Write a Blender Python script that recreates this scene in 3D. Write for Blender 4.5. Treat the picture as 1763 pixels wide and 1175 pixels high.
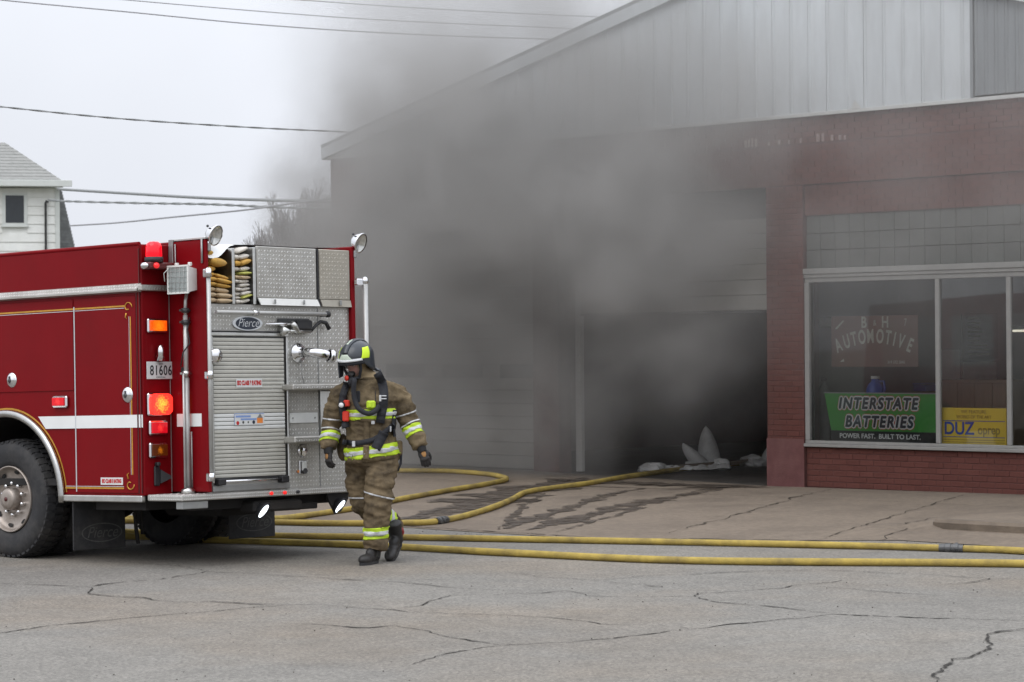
import bpy, bmesh, math, random
from mathutils import Vector, Matrix, noise as mnoise

random.seed(7)
SC = bpy.context.scene
for o in list(bpy.data.objects):
    bpy.data.objects.remove(o, do_unlink=True)
COL = SC.collection
PI = math.pi
R = math.radians

# ------------------------------------------------------------------ camera
FPX, PITCH, ROLL, EYE = 4327.83, 0.002688, -0.007296, 1.8635
cam = bpy.data.cameras.new("camera")
cam.sensor_width = 36.0
cam.lens = FPX / 1763.0 * 36.0
cam.clip_start = 0.5
cam.clip_end = 2000.0
cam.dof.use_dof = True
cam.dof.focus_distance = 22.3
cam.dof.aperture_fstop = 5.6
camo = bpy.data.objects.new("camera", cam)
COL.objects.link(camo)
fw = Vector((0, math.cos(PITCH), math.sin(PITCH)))
CRT = Vector((1, 0, 0))
CUP = Vector((0, -math.sin(PITCH), math.cos(PITCH)))
rt = CRT * math.cos(ROLL) + CUP * math.sin(ROLL)
up = CUP * math.cos(ROLL) - CRT * math.sin(ROLL)
camo.matrix_world = Matrix(((rt.x, up.x, -fw.x, 0), (rt.y, up.y, -fw.y, 0), (rt.z, up.z, -fw.z, EYE), (0, 0, 0, 1)))
SC.camera = camo

# ------------------------------------------------------------------ world: an even overcast sky
SUN_EL, SUN_ROT = R(52), R(215)
W = bpy.data.worlds.new("World")
SC.world = W
W.use_nodes = True
nt = W.node_tree
for n in list(nt.nodes):
    nt.nodes.remove(n)
wo = nt.nodes.new("ShaderNodeOutputWorld")
bg = nt.nodes.new("ShaderNodeBackground")
bg.inputs["Strength"].default_value = 0.1
sky = nt.nodes.new("ShaderNodeTexSky")
sky.sky_type = 'NISHITA'
sky.sun_disc = False
sky.sun_elevation = SUN_EL
sky.sun_rotation = SUN_ROT
sky.dust_density = 4.0
hsv = nt.nodes.new("ShaderNodeHueSaturation")
hsv.inputs["Saturation"].default_value = 0.25
nt.links.new(sky.outputs[0], hsv.inputs["Color"])
# cloud deck: the standard overcast distribution, zenith brighter than the horizon, with soft cloud mottling
tc = nt.nodes.new("ShaderNodeTexCoord")
sep = nt.nodes.new("ShaderNodeSeparateXYZ")
nt.links.new(tc.outputs["Generated"], sep.inputs[0])
mr = nt.nodes.new("ShaderNodeMapRange")
mr.inputs["From Min"].default_value = 0.0
mr.inputs["From Max"].default_value = 1.0
mr.inputs["To Min"].default_value = 8.9
mr.inputs["To Max"].default_value = 22.0
nt.links.new(sep.outputs["Z"], mr.inputs["Value"])
cn = nt.nodes.new("ShaderNodeTexNoise")
cn.inputs["Scale"].default_value = 5.0
cn.inputs["Detail"].default_value = 4.0
nt.links.new(tc.outputs["Generated"], cn.inputs["Vector"])
cmr = nt.nodes.new("ShaderNodeMapRange")
cmr.inputs["From Min"].default_value = 0.3
cmr.inputs["From Max"].default_value = 0.7
cmr.inputs["To Min"].default_value = 0.95
cmr.inputs["To Max"].default_value = 1.05
nt.links.new(cn.outputs["Fac"], cmr.inputs["Value"])
mul = nt.nodes.new("ShaderNodeMath")
mul.operation = 'MULTIPLY'
nt.links.new(mr.outputs[0], mul.inputs[0])
nt.links.new(cmr.outputs[0], mul.inputs[1])
tint = nt.nodes.new("ShaderNodeVectorMath")
tint.operation = 'SCALE'
tint.inputs[0].default_value = (0.935, 0.97, 1.05)
nt.links.new(mul.outputs[0], tint.inputs["Scale"])
mx = nt.nodes.new("ShaderNodeMix")
mx.data_type = 'RGBA'
mx.inputs["Factor"].default_value = 0.88
nt.links.new(hsv.outputs[0], mx.inputs["A"])
nt.links.new(tint.outputs[0], mx.inputs["B"])
nt.links.new(mx.outputs["Result"], bg.inputs["Color"])
nt.links.new(bg.outputs[0], wo.inputs["Surface"])

# ------------------------------------------------------------------ sun behind the clouds
sl = bpy.data.lights.new("sun", 'SUN')
sl.energy = 0.9
sl.angle = R(50)
sl.color = (1.0, 0.97, 0.93)
so = bpy.data.objects.new("sun", sl)
COL.objects.link(so)
sd = Vector((math.sin(SUN_ROT) * math.cos(SUN_EL), math.cos(SUN_ROT) * math.cos(SUN_EL), math.sin(SUN_EL)))
so.rotation_euler = sd.to_track_quat('Z', 'Y').to_euler()

# ------------------------------------------------------------------ view and render settings
SC.view_settings.view_transform = 'Standard'
SC.view_settings.look = 'None'
SC.view_settings.exposure = 0.0
SC.view_settings.gamma = 1.0
SC.view_settings.use_curve_mapping = False
SC.render.engine = 'CYCLES'
cy = SC.cycles
cy.use_denoising = True
try:
    cy.denoiser = 'OPENIMAGEDENOISE'
except Exception:
    pass
cy.use_adaptive_sampling = True
cy.adaptive_threshold = 0.015
cy.max_bounces = 7
cy.diffuse_bounces = 3
cy.glossy_bounces = 3
cy.transmission_bounces = 4
cy.transparent_max_bounces = 10
cy.volume_bounces = 2
cy.volume_step_rate = 0.8
cy.volume_max_steps = 128
cy.caustics_reflective = False
cy.caustics_refractive = False
cy.sample_clamp_indirect = 6.0

# ------------------------------------------------------------------ mesh helpers
class MB:
    def __init__(self):
        self.v, self.f, self.mi, self.sm = [], [], [], []
    def add(self, vs, fs, mi=0, smooth=False):
        b = len(self.v)
        self.v.extend([tuple(p) for p in vs])
        for f in fs:
            self.f.append([i + b for i in f])
            self.mi.append(mi)
            self.sm.append(smooth)
        return self
    def box(self, x0, x1, y0, y1, z0, z1, b=0.0, mi=0):
        if b <= 0:
            vs = [(x0,y0,z0),(x1,y0,z0),(x1,y1,z0),(x0,y1,z0),(x0,y0,z1),(x1,y0,z1),(x1,y1,z1),(x0,y1,z1)]
            return self.add(vs, [(0,3,2,1),(4,5,6,7),(0,1,5,4),(1,2,6,5),(2,3,7,6),(3,0,4,7)], mi)
        b = min(b, (x1-x0)*.45, (y1-y0)*.45, (z1-z0)*.45)
        X, Y, Z = (x0, x1), (y0, y1), (z0, z1)
        vs, ix = [], {}
        for i in (0, 1):
            for j in (0, 1):
                for k in (0, 1):
                    dx, dy, dz = (b if i == 0 else -b), (b if j == 0 else -b), (b if k == 0 else -b)
                    ix[i,j,k,'x'] = len(vs); vs.append((X[i], Y[j]+dy, Z[k]+dz))
                    ix[i,j,k,'y'] = len(vs); vs.append((X[i]+dx, Y[j], Z[k]+dz))
                    ix[i,j,k,'z'] = len(vs); vs.append((X[i]+dx, Y[j]+dy, Z[k]))
        fs = []
        for i in (0, 1):
            q = [ix[i,0,0,'x'], ix[i,1,0,'x'], ix[i,1,1,'x'], ix[i,0,1,'x']]
            fs.append(q if i else q[::-1])
            q = [ix[0,i,0,'y'], ix[0,i,1,'y'], ix[1,i,1,'y'], ix[1,i,0,'y']]
            fs.append(q if i else q[::-1])
            q = [ix[0,0,i,'z'], ix[1,0,i,'z'], ix[1,1,i,'z'], ix[0,1,i,'z']]
            fs.append(q if i else q[::-1])
        for a in (0, 1):
            for c in (0, 1):
                q = [ix[a,c,0,'x'], ix[a,c,0,'y'], ix[a,c,1,'y'], ix[a,c,1,'x']]
                fs.append(q if a == c else q[::-1])
                q = [ix[a,0,c,'x'], ix[a,1,c,'x'], ix[a,1,c,'z'], ix[a,0,c,'z']]
                fs.append(q[::-1] if a == c else q)
                q = [ix[0,a,c,'y'], ix[1,a,c,'y'], ix[1,a,c,'z'], ix[0,a,c,'z']]
                fs.append(q if a == c else q[::-1])
        for i in (0, 1):
            for j in (0, 1):
                for k in (0, 1):
                    t = [ix[i,j,k,'x'], ix[i,j,k,'y'], ix[i,j,k,'z']]
                    fs.append(t if (i + j + k) % 2 else t[::-1])
        return self.add(vs, fs, mi)
    def quad(self, a, b, c, d, mi=0):
        return self.add([a, b, c, d], [(0, 1, 2, 3)], mi)
    def tube(self, pts, r, n=8, caps=True, mi=0, smooth=True, closed=False, flat=1.0):
        pts = [Vector(p) for p in pts]
        N = len(pts)
        rs = r if isinstance(r, (list, tuple)) else [r] * N
        tang = []
        for i in range(N):
            if closed:
                d = pts[(i+1) % N] - pts[i-1]
            else:
                d = pts[min(i+1, N-1)] - pts[max(i-1, 0)]
            tang.append(d.normalized() if d.length > 1e-9 else Vector((0, 0, 1)))
        ref = Vector((0, 0, 1)) if abs(tang[0].z) < .9 else Vector((1, 0, 0))
        nx = tang[0].cross(ref).normalized()
        vs = []
        for i in range(N):
            nx = (nx - tang[i] * nx.dot(tang[i]))
            nx = nx.normalized() if nx.length > 1e-9 else tang[i].orthogonal().normalized()
            ny = tang[i].cross(nx)
            for k in range(n):
                a = 2 * PI * k / n
                vs.append(pts[i] + nx * (rs[i] * math.cos(a)) + ny * (rs[i] * math.sin(a) * flat))
        fs = []
        for i in range(N if closed else N - 1):
            j = (i + 1) % N
            for k in range(n):
                l = (k + 1) % n
                fs.append((i*n+k, i*n+l, j*n+l, j*n+k))
        self.add(vs, fs, mi, smooth)
        if caps and not closed:
            self.add(vs[:n], [tuple(range(n))[::-1]], mi)
            self.add(vs[-n:], [tuple(range(n))], mi)
        return self
    def cyl(self, p0, p1, r0, r1=None, n=16, caps=True, mi=0, smooth=True):
        return self.tube([p0, p1], [r0, r0 if r1 is None else r1], n, caps, mi, smooth)
    def lathe(self, prof, origin=(0,0,0), axis=(0,0,1), n=20, mi=0, smooth=True, closed=False):
        ax = Vector(axis).normalized()
        nx = ax.orthogonal().normalized()
        if abs(ax.z) < .9:
            nx = ax.cross(Vector((0, 0, 1))).normalized()
        ny = ax.cross(nx)
        o = Vector(origin)
        vs = []
        for r, h in prof:
            for k in range(n):
                a = 2*PI*k/n
                vs.append(o + ax*h + nx*(r*math.cos(a)) + ny*(r*math.sin(a)))
        fs = []
        M = len(prof)
        for i in range(M if closed else M-1):
            j = (i+1) % M
            for k in range(n):
                l = (k+1) % n
                fs.append((i*n+k, i*n+l, j*n+l, j*n+k))
        return self.add(vs, fs, mi, smooth)
    def ell(self, c, r, n=16, m=10, mi=0, mat=None):
        c = Vector(c)
        vs, fs = [], []
        for i in range(m+1):
            th = PI*i/m
            for k in range(n):
                a = 2*PI*k/n
                p = Vector((r[0]*math.sin(th)*math.cos(a), r[1]*math.sin(th)*math.sin(a), r[2]*math.cos(th)))
                if mat is not None:
                    p = mat @ p
                vs.append(c + p)
        for i in range(m):
            for k in range(n):
                l = (k+1) % n
                fs.append((i*n+k, (i+1)*n+k, (i+1)*n+l, i*n+l))
        return self.add(vs, fs, mi, True)
    def prism(self, pts, off, mi=0, mi_side=None):
        """polygon pts (3D, planar) extruded by vector off"""
        off = Vector(off)
        n = len(pts)
        a = [Vector(p) for p in pts]
        b = [p + off for p in a]
        self.add(a, [tuple(range(n))[::-1]], mi)
        self.add(b, [tuple(range(n))], mi)
        ms = mi if mi_side is None else mi_side
        self.add(a + b, [(i, (i+1) % n, n + (i+1) % n, n + i) for i in range(n)], ms)
        return self
    def xform(self, M):
        self.v = [tuple(M @ Vector(p)) for p in self.v]
        return self
    def mesh(self, name, mats):
        me = bpy.data.meshes.new(name)
        me.from_pydata(self.v, [], self.f)
        if not isinstance(mats, (list, tuple)):
            mats = [mats]
        for m in mats:
            me.materials.append(m)
        me.polygons.foreach_set("material_index", self.mi)
        me.polygons.foreach_set("use_smooth", self.sm)
        me.update()
        bm = bmesh.new()
        bm.from_mesh(me)
        bmesh.ops.remove_doubles(bm, verts=bm.verts, dist=1e-6)
        bmesh.ops.recalc_face_normals(bm, faces=bm.faces)
        bm.to_mesh(me)
        bm.free()
        return me
    def build(self, name, mats, parent=None, M=None):
        return link(name, self.mesh(name, mats), parent, M)

def link(name, me, parent=None, M=None):
    o = bpy.data.objects.new(name, me)
    COL.objects.link(o)
    if parent is not None:
        o.parent = parent
    if M is not None:
        o.matrix_local = M
    return o

def tag(o, label=None, cat=None, group=None, kind=None):
    if label: o["label"] = label
    if cat: o["category"] = cat
    if group: o["group"] = group
    if kind: o["kind"] = kind
    return o

def thing(name, label, cat, M=None, group=None):
    o = bpy.data.objects.new(name, None)
    o.empty_display_size = .3
    COL.objects.link(o)
    if M is not None:
        o.matrix_world = M
    return tag(o, label, cat, group)

def frame(o, x, y, z):
    x, y, z, o = Vector(x), Vector(y), Vector(z), Vector(o)
    return Matrix(((x.x, y.x, z.x, o.x), (x.y, y.y, z.y, o.y), (x.z, y.z, z.z, o.z), (0, 0, 0, 1)))

def text_mesh(s, size, mt, parent, M, sx=1.0, shear=0.0, ext=0.001, align='CENTER', spacing=1.0, offset=0.0, name="lettering"):
    cu = bpy.data.curves.new("tmp", 'FONT')
    cu.body = s
    cu.size = size
    cu.shear = shear
    cu.extrude = ext
    cu.align_x = align
    cu.align_y = 'CENTER'
    cu.space_character = spacing
    cu.offset = offset
    to = bpy.data.objects.new("tmp", cu)
    COL.objects.link(to)
    bpy.context.view_layer.update()
    me = bpy.data.meshes.new_from_object(to.evaluated_get(bpy.context.evaluated_depsgraph_get()))
    bpy.data.objects.remove(to, do_unlink=True)
    bpy.data.curves.remove(cu)
    me.name = name
    me.materials.clear()
    me.materials.append(mt)
    me.transform(Matrix.Diagonal((sx, 1, 1, 1)))
    return link(name, me, parent, M)

def spline(pts, n=10):
    pts = [Vector(p) for p in pts]
    out = []
    for i in range(len(pts) - 1):
        p0, p1, p2, p3 = pts[max(i-1, 0)], pts[i], pts[i+1], pts[min(i+2, len(pts)-1)]
        for k in range(n):
            t = k / n
            out.append(.5 * ((2*p1) + (p2-p0)*t + (2*p0-5*p1+4*p2-p3)*t*t + (3*p1-p0-3*p2+p3)*t*t*t))
    out.append(pts[-1])
    return out

# ------------------------------------------------------------------ materials
def mat(name, col, rough=.6, metal=0.0, var=0.12, scale=6.0, bump=0.0, bscale=60.0, coat=0.0, emit=None, estr=0.0,
        dirt=None, dirt_amt=0.0, dirt_scale=1.5, spec=.5, randv=0.0, rvar=0.08, stretch=None, worn=None):
    m = bpy.data.materials.new(name)
    m.use_nodes = True
    t = m.node_tree
    b = t.nodes["Principled BSDF"]
    b.inputs["Roughness"].default_value = rough
    b.inputs["Metallic"].default_value = metal
    b.inputs["Specular IOR Level"].default_value = spec
    if coat:
        b.inputs["Coat Weight"].default_value = coat
        b.inputs["Coat Roughness"].default_value = 0.06
    tc = t.nodes.new("ShaderNodeTexCoord")
    src = tc.outputs["Object"]
    if stretch:
        mp = t.nodes.new("ShaderNodeMapping")
        mp.inputs["Scale"].default_value = stretch
        t.links.new(src, mp.inputs["Vector"])
        src = mp.outputs[0]
    nz = t.nodes.new("ShaderNodeTexNoise")
    nz.inputs["Scale"].default_value = scale
    nz.inputs["Detail"].default_value = 5
    nz.inputs["Roughness"].default_value = .62
    t.links.new(src, nz.inputs["Vector"])
    r = t.nodes.new("ShaderNodeMapRange")
    r.inputs["From Min"].default_value = .3
    r.inputs["From Max"].default_value = .7
    r.inputs["To Min"].default_value = 1 - var
    r.inputs["To Max"].default_value = 1 + var
    t.links.new(nz.outputs["Fac"], r.inputs["Value"])
    fac = r.outputs[0]
    if randv:
        oi = t.nodes.new("ShaderNodeObjectInfo")
        ge = t.nodes.new("ShaderNodeNewGeometry")
        ad = t.nodes.new("ShaderNodeMath"); ad.operation = 'ADD'
        t.links.new(oi.outputs["Random"], ad.inputs[0]); t.links.new(ge.outputs["Random Per Island"], ad.inputs[1])
        fr = t.nodes.new("ShaderNodeMath"); fr.operation = 'FRACT'
        t.links.new(ad.outputs[0], fr.inputs[0])
        r2 = t.nodes.new("ShaderNodeMapRange")
        r2.inputs["To Min"].default_value = 1 - randv
        r2.inputs["To Max"].default_value = 1 + randv
        t.links.new(fr.outputs[0], r2.inputs["Value"])
        mm = t.nodes.new("ShaderNodeMath"); mm.operation = 'MULTIPLY'
        t.links.new(fac, mm.inputs[0]); t.links.new(r2.outputs[0], mm.inputs[1])
        fac = mm.outputs[0]
    sc = t.nodes.new("ShaderNodeVectorMath"); sc.operation = 'SCALE'
    sc.inputs[0].default_value = col
    t.links.new(fac, sc.inputs["Scale"])
    out = sc.outputs[0]
    if dirt is not None:
        n2 = t.nodes.new("ShaderNodeTexNoise")
        n2.inputs["Scale"].default_value = dirt_scale
        n2.inputs["Detail"].default_value = 6
        n2.inputs["Roughness"].default_value = .68
        t.links.new(src, n2.inputs["Vector"])
        r3 = t.nodes.new("ShaderNodeMapRange")
        r3.inputs["From Min"].default_value = .45
        r3.inputs["From Max"].default_value = .7
        r3.inputs["To Max"].default_value = dirt_amt
        t.links.new(n2.outputs["Fac"], r3.inputs["Value"])
        mi = t.nodes.new("ShaderNodeMix"); mi.data_type = 'RGBA'
        t.links.new(r3.outputs[0], mi.inputs["Factor"])
        t.links.new(out, mi.inputs["A"])
        mi.inputs["B"].default_value = (*dirt, 1)
        out = mi.outputs["Result"]
    t.links.new(out, b.inputs["Base Color"])
    rr = t.nodes.new("ShaderNodeMapRange")
    rr.inputs["To Min"].default_value = max(0, rough - rvar)
    rr.inputs["To Max"].default_value = min(1, rough + rvar)
    t.links.new(nz.outputs["Fac"], rr.inputs["Value"])
    t.links.new(rr.outputs[0], b.inputs["Roughness"])
    if bump:
        nb = t.nodes.new("ShaderNodeTexNoise")
        nb.inputs["Scale"].default_value = bscale
        nb.inputs["Detail"].default_value = 4
        t.links.new(src, nb.inputs["Vector"])
        bp = t.nodes.new("ShaderNodeBump")
        bp.inputs["Strength"].default_value = min(1.0, bump)
        bp.inputs["Distance"].default_value = 0.01
        t.links.new(nb.outputs["Fac"], bp.inputs["Height"])
        t.links.new(bp.outputs[0], b.inputs["Normal"])
    if worn:
        na = t.nodes.new("ShaderNodeTexNoise")
        na.inputs["Scale"].default_value = worn[0]; na.inputs["Detail"].default_value = 5; na.inputs["Roughness"].default_value = .7
        t.links.new(src, na.inputs["Vector"])
        ra = t.nodes.new("ShaderNodeMapRange")
        ra.inputs["From Min"].default_value = worn[1]; ra.inputs["From Max"].default_value = worn[2]
        t.links.new(na.outputs["Fac"], ra.inputs["Value"])
        t.links.new(ra.outputs[0], b.inputs["Alpha"])
    if emit is not None:
        b.inputs["Emission Color"].default_value = (*emit, 1)
        b.inputs["Emission Strength"].default_value = estr
    return m

def lens_mat(name, core, edge, strength, radius):
    """a lit lamp lens: the bulb's hot spot in the middle, the coloured lens round it"""
    m = bpy.data.materials.new(name)
    m.use_nodes = True
    t = m.node_tree
    b = t.nodes["Principled BSDF"]
    b.inputs["Base Color"].default_value = (*edge, 1)
    b.inputs["Roughness"].default_value = .15
    tc = t.nodes.new("ShaderNodeTexCoord")
    ln = t.nodes.new("ShaderNodeVectorMath"); ln.operation = 'LENGTH'
    t.links.new(tc.outputs["Object"], ln.inputs[0])
    vz = t.nodes.new("ShaderNodeTexVoronoi")
    vz.inputs["Scale"].default_value = 60
    t.links.new(tc.outputs["Object"], vz.inputs["Vector"])
    mad = t.nodes.new("ShaderNodeMath"); mad.operation = 'MULTIPLY_ADD'
    t.links.new(vz.outputs["Distance"], mad.inputs[0]); mad.inputs[1].default_value = radius * .6
    t.links.new(ln.outputs["Value"], mad.inputs[2])
    mr = t.nodes.new("ShaderNodeMapRange")
    mr.inputs["From Min"].default_value = radius * .25
    mr.inputs["From Max"].default_value = radius * 1.15
    t.links.new(mad.outputs[0], mr.inputs["Value"])
    mi = t.nodes.new("ShaderNodeMix"); mi.data_type = 'RGBA'
    mi.inputs["A"].default_value = (*core, 1)
    mi.inputs["B"].default_value = (*edge, 1)
    t.links.new(mr.outputs[0], mi.inputs["Factor"])
    t.links.new(mi.outputs["Result"], b.inputs["Emission Color"])
    b.inputs["Emission Strength"].default_value = strength
    return m

M = {}
M['red'] = mat("red_paint", (.19, .0042, .0075), .38, var=.06, scale=2, coat=.05, dirt=(.09, .014, .012), dirt_amt=.15, spec=.08)
M['red_dark'] = mat("dark_red_paint", (.09, .012, .012), .4, var=.1)
M['chrome'] = mat("chrome", (.75, .75, .76), .12, 1.0, var=.05, scale=20)
M['alu'] = mat("aluminium", (.62, .62, .6), .32, 1.0, var=.08, scale=14, dirt=(.3, .28, .24), dirt_amt=.3, dirt_scale=4)
M['plate'] = mat("tread_plate", (.47, .46, .43), .48, .55, var=.12, scale=5, bump=.15, bscale=90, dirt=(.2, .17, .13), dirt_amt=.45, dirt_scale=2.2)
M['stud'] = mat("tread_stud", (.72, .715, .69), .4, .45, var=.1, scale=9)  # paler than the plate: sky light on the lozenges put into the colour
M['stud_tan'] = mat("warm_tread_stud", (.55, .515, .45), .5, .3, var=.1, scale=9)  # lozenges of the tan gate, sky light likewise put into the colour
M['plate_tan'] = mat("warm_tread_plate", (.40, .375, .32), .55, .3, var=.1, scale=5, dirt=(.3, .24, .16), dirt_amt=.3)
M['shutter'] = mat("shutter_slat", (.52, .51, .46), .5, .1, var=.06, scale=9, dirt=(.36, .34, .29), dirt_amt=.25, dirt_scale=3)
M['shutter_white'] = mat("white_shutter_slat", (.70, .71, .69), .5, 0, var=.04, scale=9)
M['white_paint'] = mat("white_paint", (.74, .74, .71), .5, var=.06, scale=8)
M['reflective'] = mat("white_reflective_tape", (.78, .79, .78), .4, var=.03)
M['gold'] = mat("gold_leaf", (.62, .33, .05), .35, .5, var=.15, scale=30)
M['steel'] = mat("polished_steel", (.46, .455, .44), .26, 1.0, var=.1, scale=6)
M['rim'] = mat("road_worn_aluminium", (.42, .37, .33), .5, .8, var=.12, scale=14, dirt=(.16, .12, .09), dirt_amt=.5, dirt_scale=6)
M['rubber'] = mat("rubber", (.022, .022, .024), .75, var=.2, scale=20, dirt=(.10, .09, .08), dirt_amt=.35, dirt_scale=5, bump=.1)
M['black'] = mat("black_plastic", (.018, .018, .02), .5, var=.15)
M['under'] = mat("underbody_black", (.014, .013, .013), .85, var=.3, scale=8, dirt=(.06, .05, .04), dirt_amt=.4)
M['grey_metal'] = mat("grey_metal", (.33, .335, .33), .45, .6, var=.1, scale=12)
M['dark_metal'] = mat("dark_metal", (.07, .07, .072), .5, .5, var=.2, scale=12)
M['rail'] = mat("grab_rail_metal", (.47, .47, .455), .42, .5, var=.08, scale=15)
M['vinyl'] = mat("white_vinyl", (.83, .83, .81), .45, var=.04, scale=3, dirt=(.5, .48, .43), dirt_amt=.2)
M['hose_y'] = mat("yellow_hose_jacket", (.41, .30, .068), .8, var=.16, scale=8, bump=.5, bscale=170, dirt=(.12, .09, .045), dirt_amt=.75, dirt_scale=2.6)
M['hose_fold_y'] = mat("folded_yellow_hose", (.58, .33, .06), .8, var=.15, scale=10, bump=.3, bscale=120, dirt=(.42, .28, .14), dirt_amt=.5, dirt_scale=3)
M['hose_fold_t'] = mat("folded_tan_hose", (.5, .38, .24), .8, var=.15, scale=10, bump=.3, bscale=120)
M['hose_fold_w'] = mat("folded_white_hose", (.62, .58, .52), .8, var=.15, scale=10, bump=.3, bscale=120)
M['hose_fold_l'] = mat("folded_lime_hose", (.42, .42, .1), .8, var=.15, scale=10)
M['glass_dark'] = mat("lamp_glass", (.30, .33, .32), .08, var=.1, scale=25, spec=.6)
M['lens_white'] = mat("clear_lens", (.6, .6, .57), .12, .6, var=.2, scale=40)
M['L_beacon'] = lens_mat("beacon_lens", (1, .10, .12), (.8, .005, .015), 1.0, .07)
M['L_big'] = lens_mat("brake_lens", (1.0, .62, .06), (1.0, .03, .02), 1.7, .10)
M['L_red'] = lens_mat("red_lens", (1.0, .06, .05), (.42, .004, .01), 1.0, .05)
M['L_reds'] = lens_mat("marker_lens", (1.0, .08, .05), (.7, .01, .01), 1.1, .02)
M['L_amber'] = lens_mat("amber_lens", (1.0, .28, .01), (.7, .07, .003), 1.0, .10)
M['L_amber_dim'] = lens_mat("dim_amber_lens", (.85, .25, .01), (.06, .012, .002), .7, .045)
M['L_ground'] = mat("lit_ground_light", (.9, .9, .95), .2, emit=(.85, .92, 1.0), estr=3.0)
M['decal_red'] = mat("red_print", (.5, .02, .02), .5, var=.05)
M['ink'] = mat("black_print", (.02, .02, .022), .5, var=.05)
M['navy'] = mat("navy_print", (.022, .03, .05), .35, var=.05)
M['silver'] = mat("silver_print", (.68, .7, .72), .3, .5, var=.05)
M['plate_white'] = mat("licence_plate_white", (.66, .67, .66), .45, var=.05)
M['blue_print'] = mat("blue_print", (.22, .32, .6), .5, var=.05)
M['orange_print'] = mat("orange_print", (.8, .25, .05), .5, var=.05)
M['emboss'] = mat("worn_grey_print", (.075, .075, .07), .7, var=.3, scale=30)
# ------------------------------------------------------------------ ground
BU = Vector((0.704376, -0.709827, 0))      # along the facade, to the right
BN = Vector((-0.709827, -0.704376, 0))     # out of the facade, to the street
B0 = Vector((3.1807, 31.1725, 0))
def Wp(t, d, z=0.0):
    return B0 + BU * t + BN * d + Vector((0, 0, z))
def interp(x, xs, ys):
    if x <= xs[0]: return ys[0]
    for i in range(1, len(xs)):
        if x <= xs[i]:
            k = (x - xs[i-1]) / (xs[i] - xs[i-1])
            return ys[i-1] + k * (ys[i] - ys[i-1])
    return ys[-1]
def apron_edge(t): return interp(t, [-20, 1.2, 3, 4, 5, 5.3], [6.6, 6.6, 6.5, 5.9, 5.3, 4.75])
def base_z(t): return interp(t, [-9, -4, 0, 3.7, 9], [.2, .19, .125, .155, .16])
def apron_z(t, d):
    if d <= 0: return base_z(t)
    e = apron_edge(t)
    return base_z(t) * min(1, max(0, (e - d) / (e - .6)))

def asphalt_mat():
    m = bpy.data.materials.new("asphalt")
    m.use_nodes = True
    t = m.node_tree
    b = t.nodes["Principled BSDF"]
    tc = t.nodes.new("ShaderNodeTexCoord")
    def noise(scale, detail=4, rough=.6):
        n = t.nodes.new("ShaderNodeTexNoise")
        n.inputs["Scale"].default_value = scale; n.inputs["Detail"].default_value = detail; n.inputs["Roughness"].default_value = rough
        t.links.new(tc.outputs["Object"], n.inputs["Vector"])
        return n.outputs["Fac"]
    def ramp(src, a, bb, lo, hi):
        r = t.nodes.new("ShaderNodeMapRange")
        r.inputs["From Min"].default_value = a; r.inputs["From Max"].default_value = bb
        r.inputs["To Min"].default_value = lo; r.inputs["To Max"].default_value = hi
        t.links.new(src, r.inputs["Value"])
        return r.outputs[0]
    def mul(a, c):
        k = t.nodes.new("ShaderNodeMath"); k.operation = 'MULTIPLY'
        t.links.new(a, k.inputs[0]); t.links.new(c, k.inputs[1])
        return k.outputs[0]
    big = ramp(noise(.35, 5), .35, .65, .9, 1.08)
    mid = ramp(noise(3.0, 6, .7), .3, .7, .88, 1.1)
    fine = ramp(noise(45, 3, .8), .3, .7, .7, 1.3)
    vo = t.nodes.new("ShaderNodeTexVoronoi"); vo.inputs["Scale"].default_value = 55
    t.links.new(tc.outputs["Object"], vo.inputs["Vector"])
    sp = ramp(vo.outputs["Color"], .0, 1., .68, 1.32)
    oil = ramp(noise(.9, 6, .72), .60, .74, 1.0, .72)
    f = mul(mul(mul(mul(big, mid), fine), sp), oil)
    mixc = t.nodes.new("ShaderNodeMix"); mixc.data_type = 'RGBA'
    mixc.inputs["A"].default_value = (.186, .175, .155, 1)
    mixc.inputs["B"].default_value = (.195, .168, .135, 1)
    t.links.new(ramp(noise(.22, 4), .44, .62, 0, 1), mixc.inputs["Factor"])
    s = t.nodes.new("ShaderNodeVectorMath"); s.operation = 'SCALE'
    t.links.new(mixc.outputs["Result"], s.inputs[0]); t.links.new(f, s.inputs["Scale"])
    t.links.new(s.outputs[0], b.inputs["Base Color"])
    b.inputs["Roughness"].default_value = .88
    bp = t.nodes.new("ShaderNodeBump"); bp.inputs["Strength"].default_value = .5; bp.inputs["Distance"].default_value = .006
    t.links.new(vo.outputs["Distance"], bp.inputs["Height"])
    t.links.new(bp.outputs[0], b.inputs["Normal"])
    return m
M['asphalt'] = asphalt_mat()
M['crack'] = mat("crack_filler", (.04, .037, .033), .95, var=.4, scale=12, spec=.2, worn=(9, .38, .5))
M['walk'] = mat("apron_concrete", (.185, .147, .110), .9, var=.2, scale=16, bump=.5, bscale=80, dirt=(.10, .078, .06), dirt_amt=.6, dirt_scale=1.1)
M['kerb'] = mat("kerb_concrete", (.15, .118, .088), .9, var=.18, scale=8, bump=.5, bscale=50, dirt=(.07, .055, .042), dirt_amt=.7, dirt_scale=1.6)
M['wet'] = mat("wet_concrete", (.078, .062, .049), .5, var=.2, scale=5, spec=.35, rvar=.2, worn=(5, .34, .56))
M['joint'] = mat("joint_dirt", (.06, .05, .04), .95, var=.3, scale=10, spec=.2, worn=(6, .36, .52))
M['floor'] = mat("garage_floor_concrete", (.10, .09, .08), .55, var=.2, scale=4, dirt=(.03, .027, .025), dirt_amt=.8, dirt_scale=1.2, rvar=.25)
M['land'] = mat("far_ground", (.12, .12, .09), .95, var=.2, scale=.2)

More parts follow.
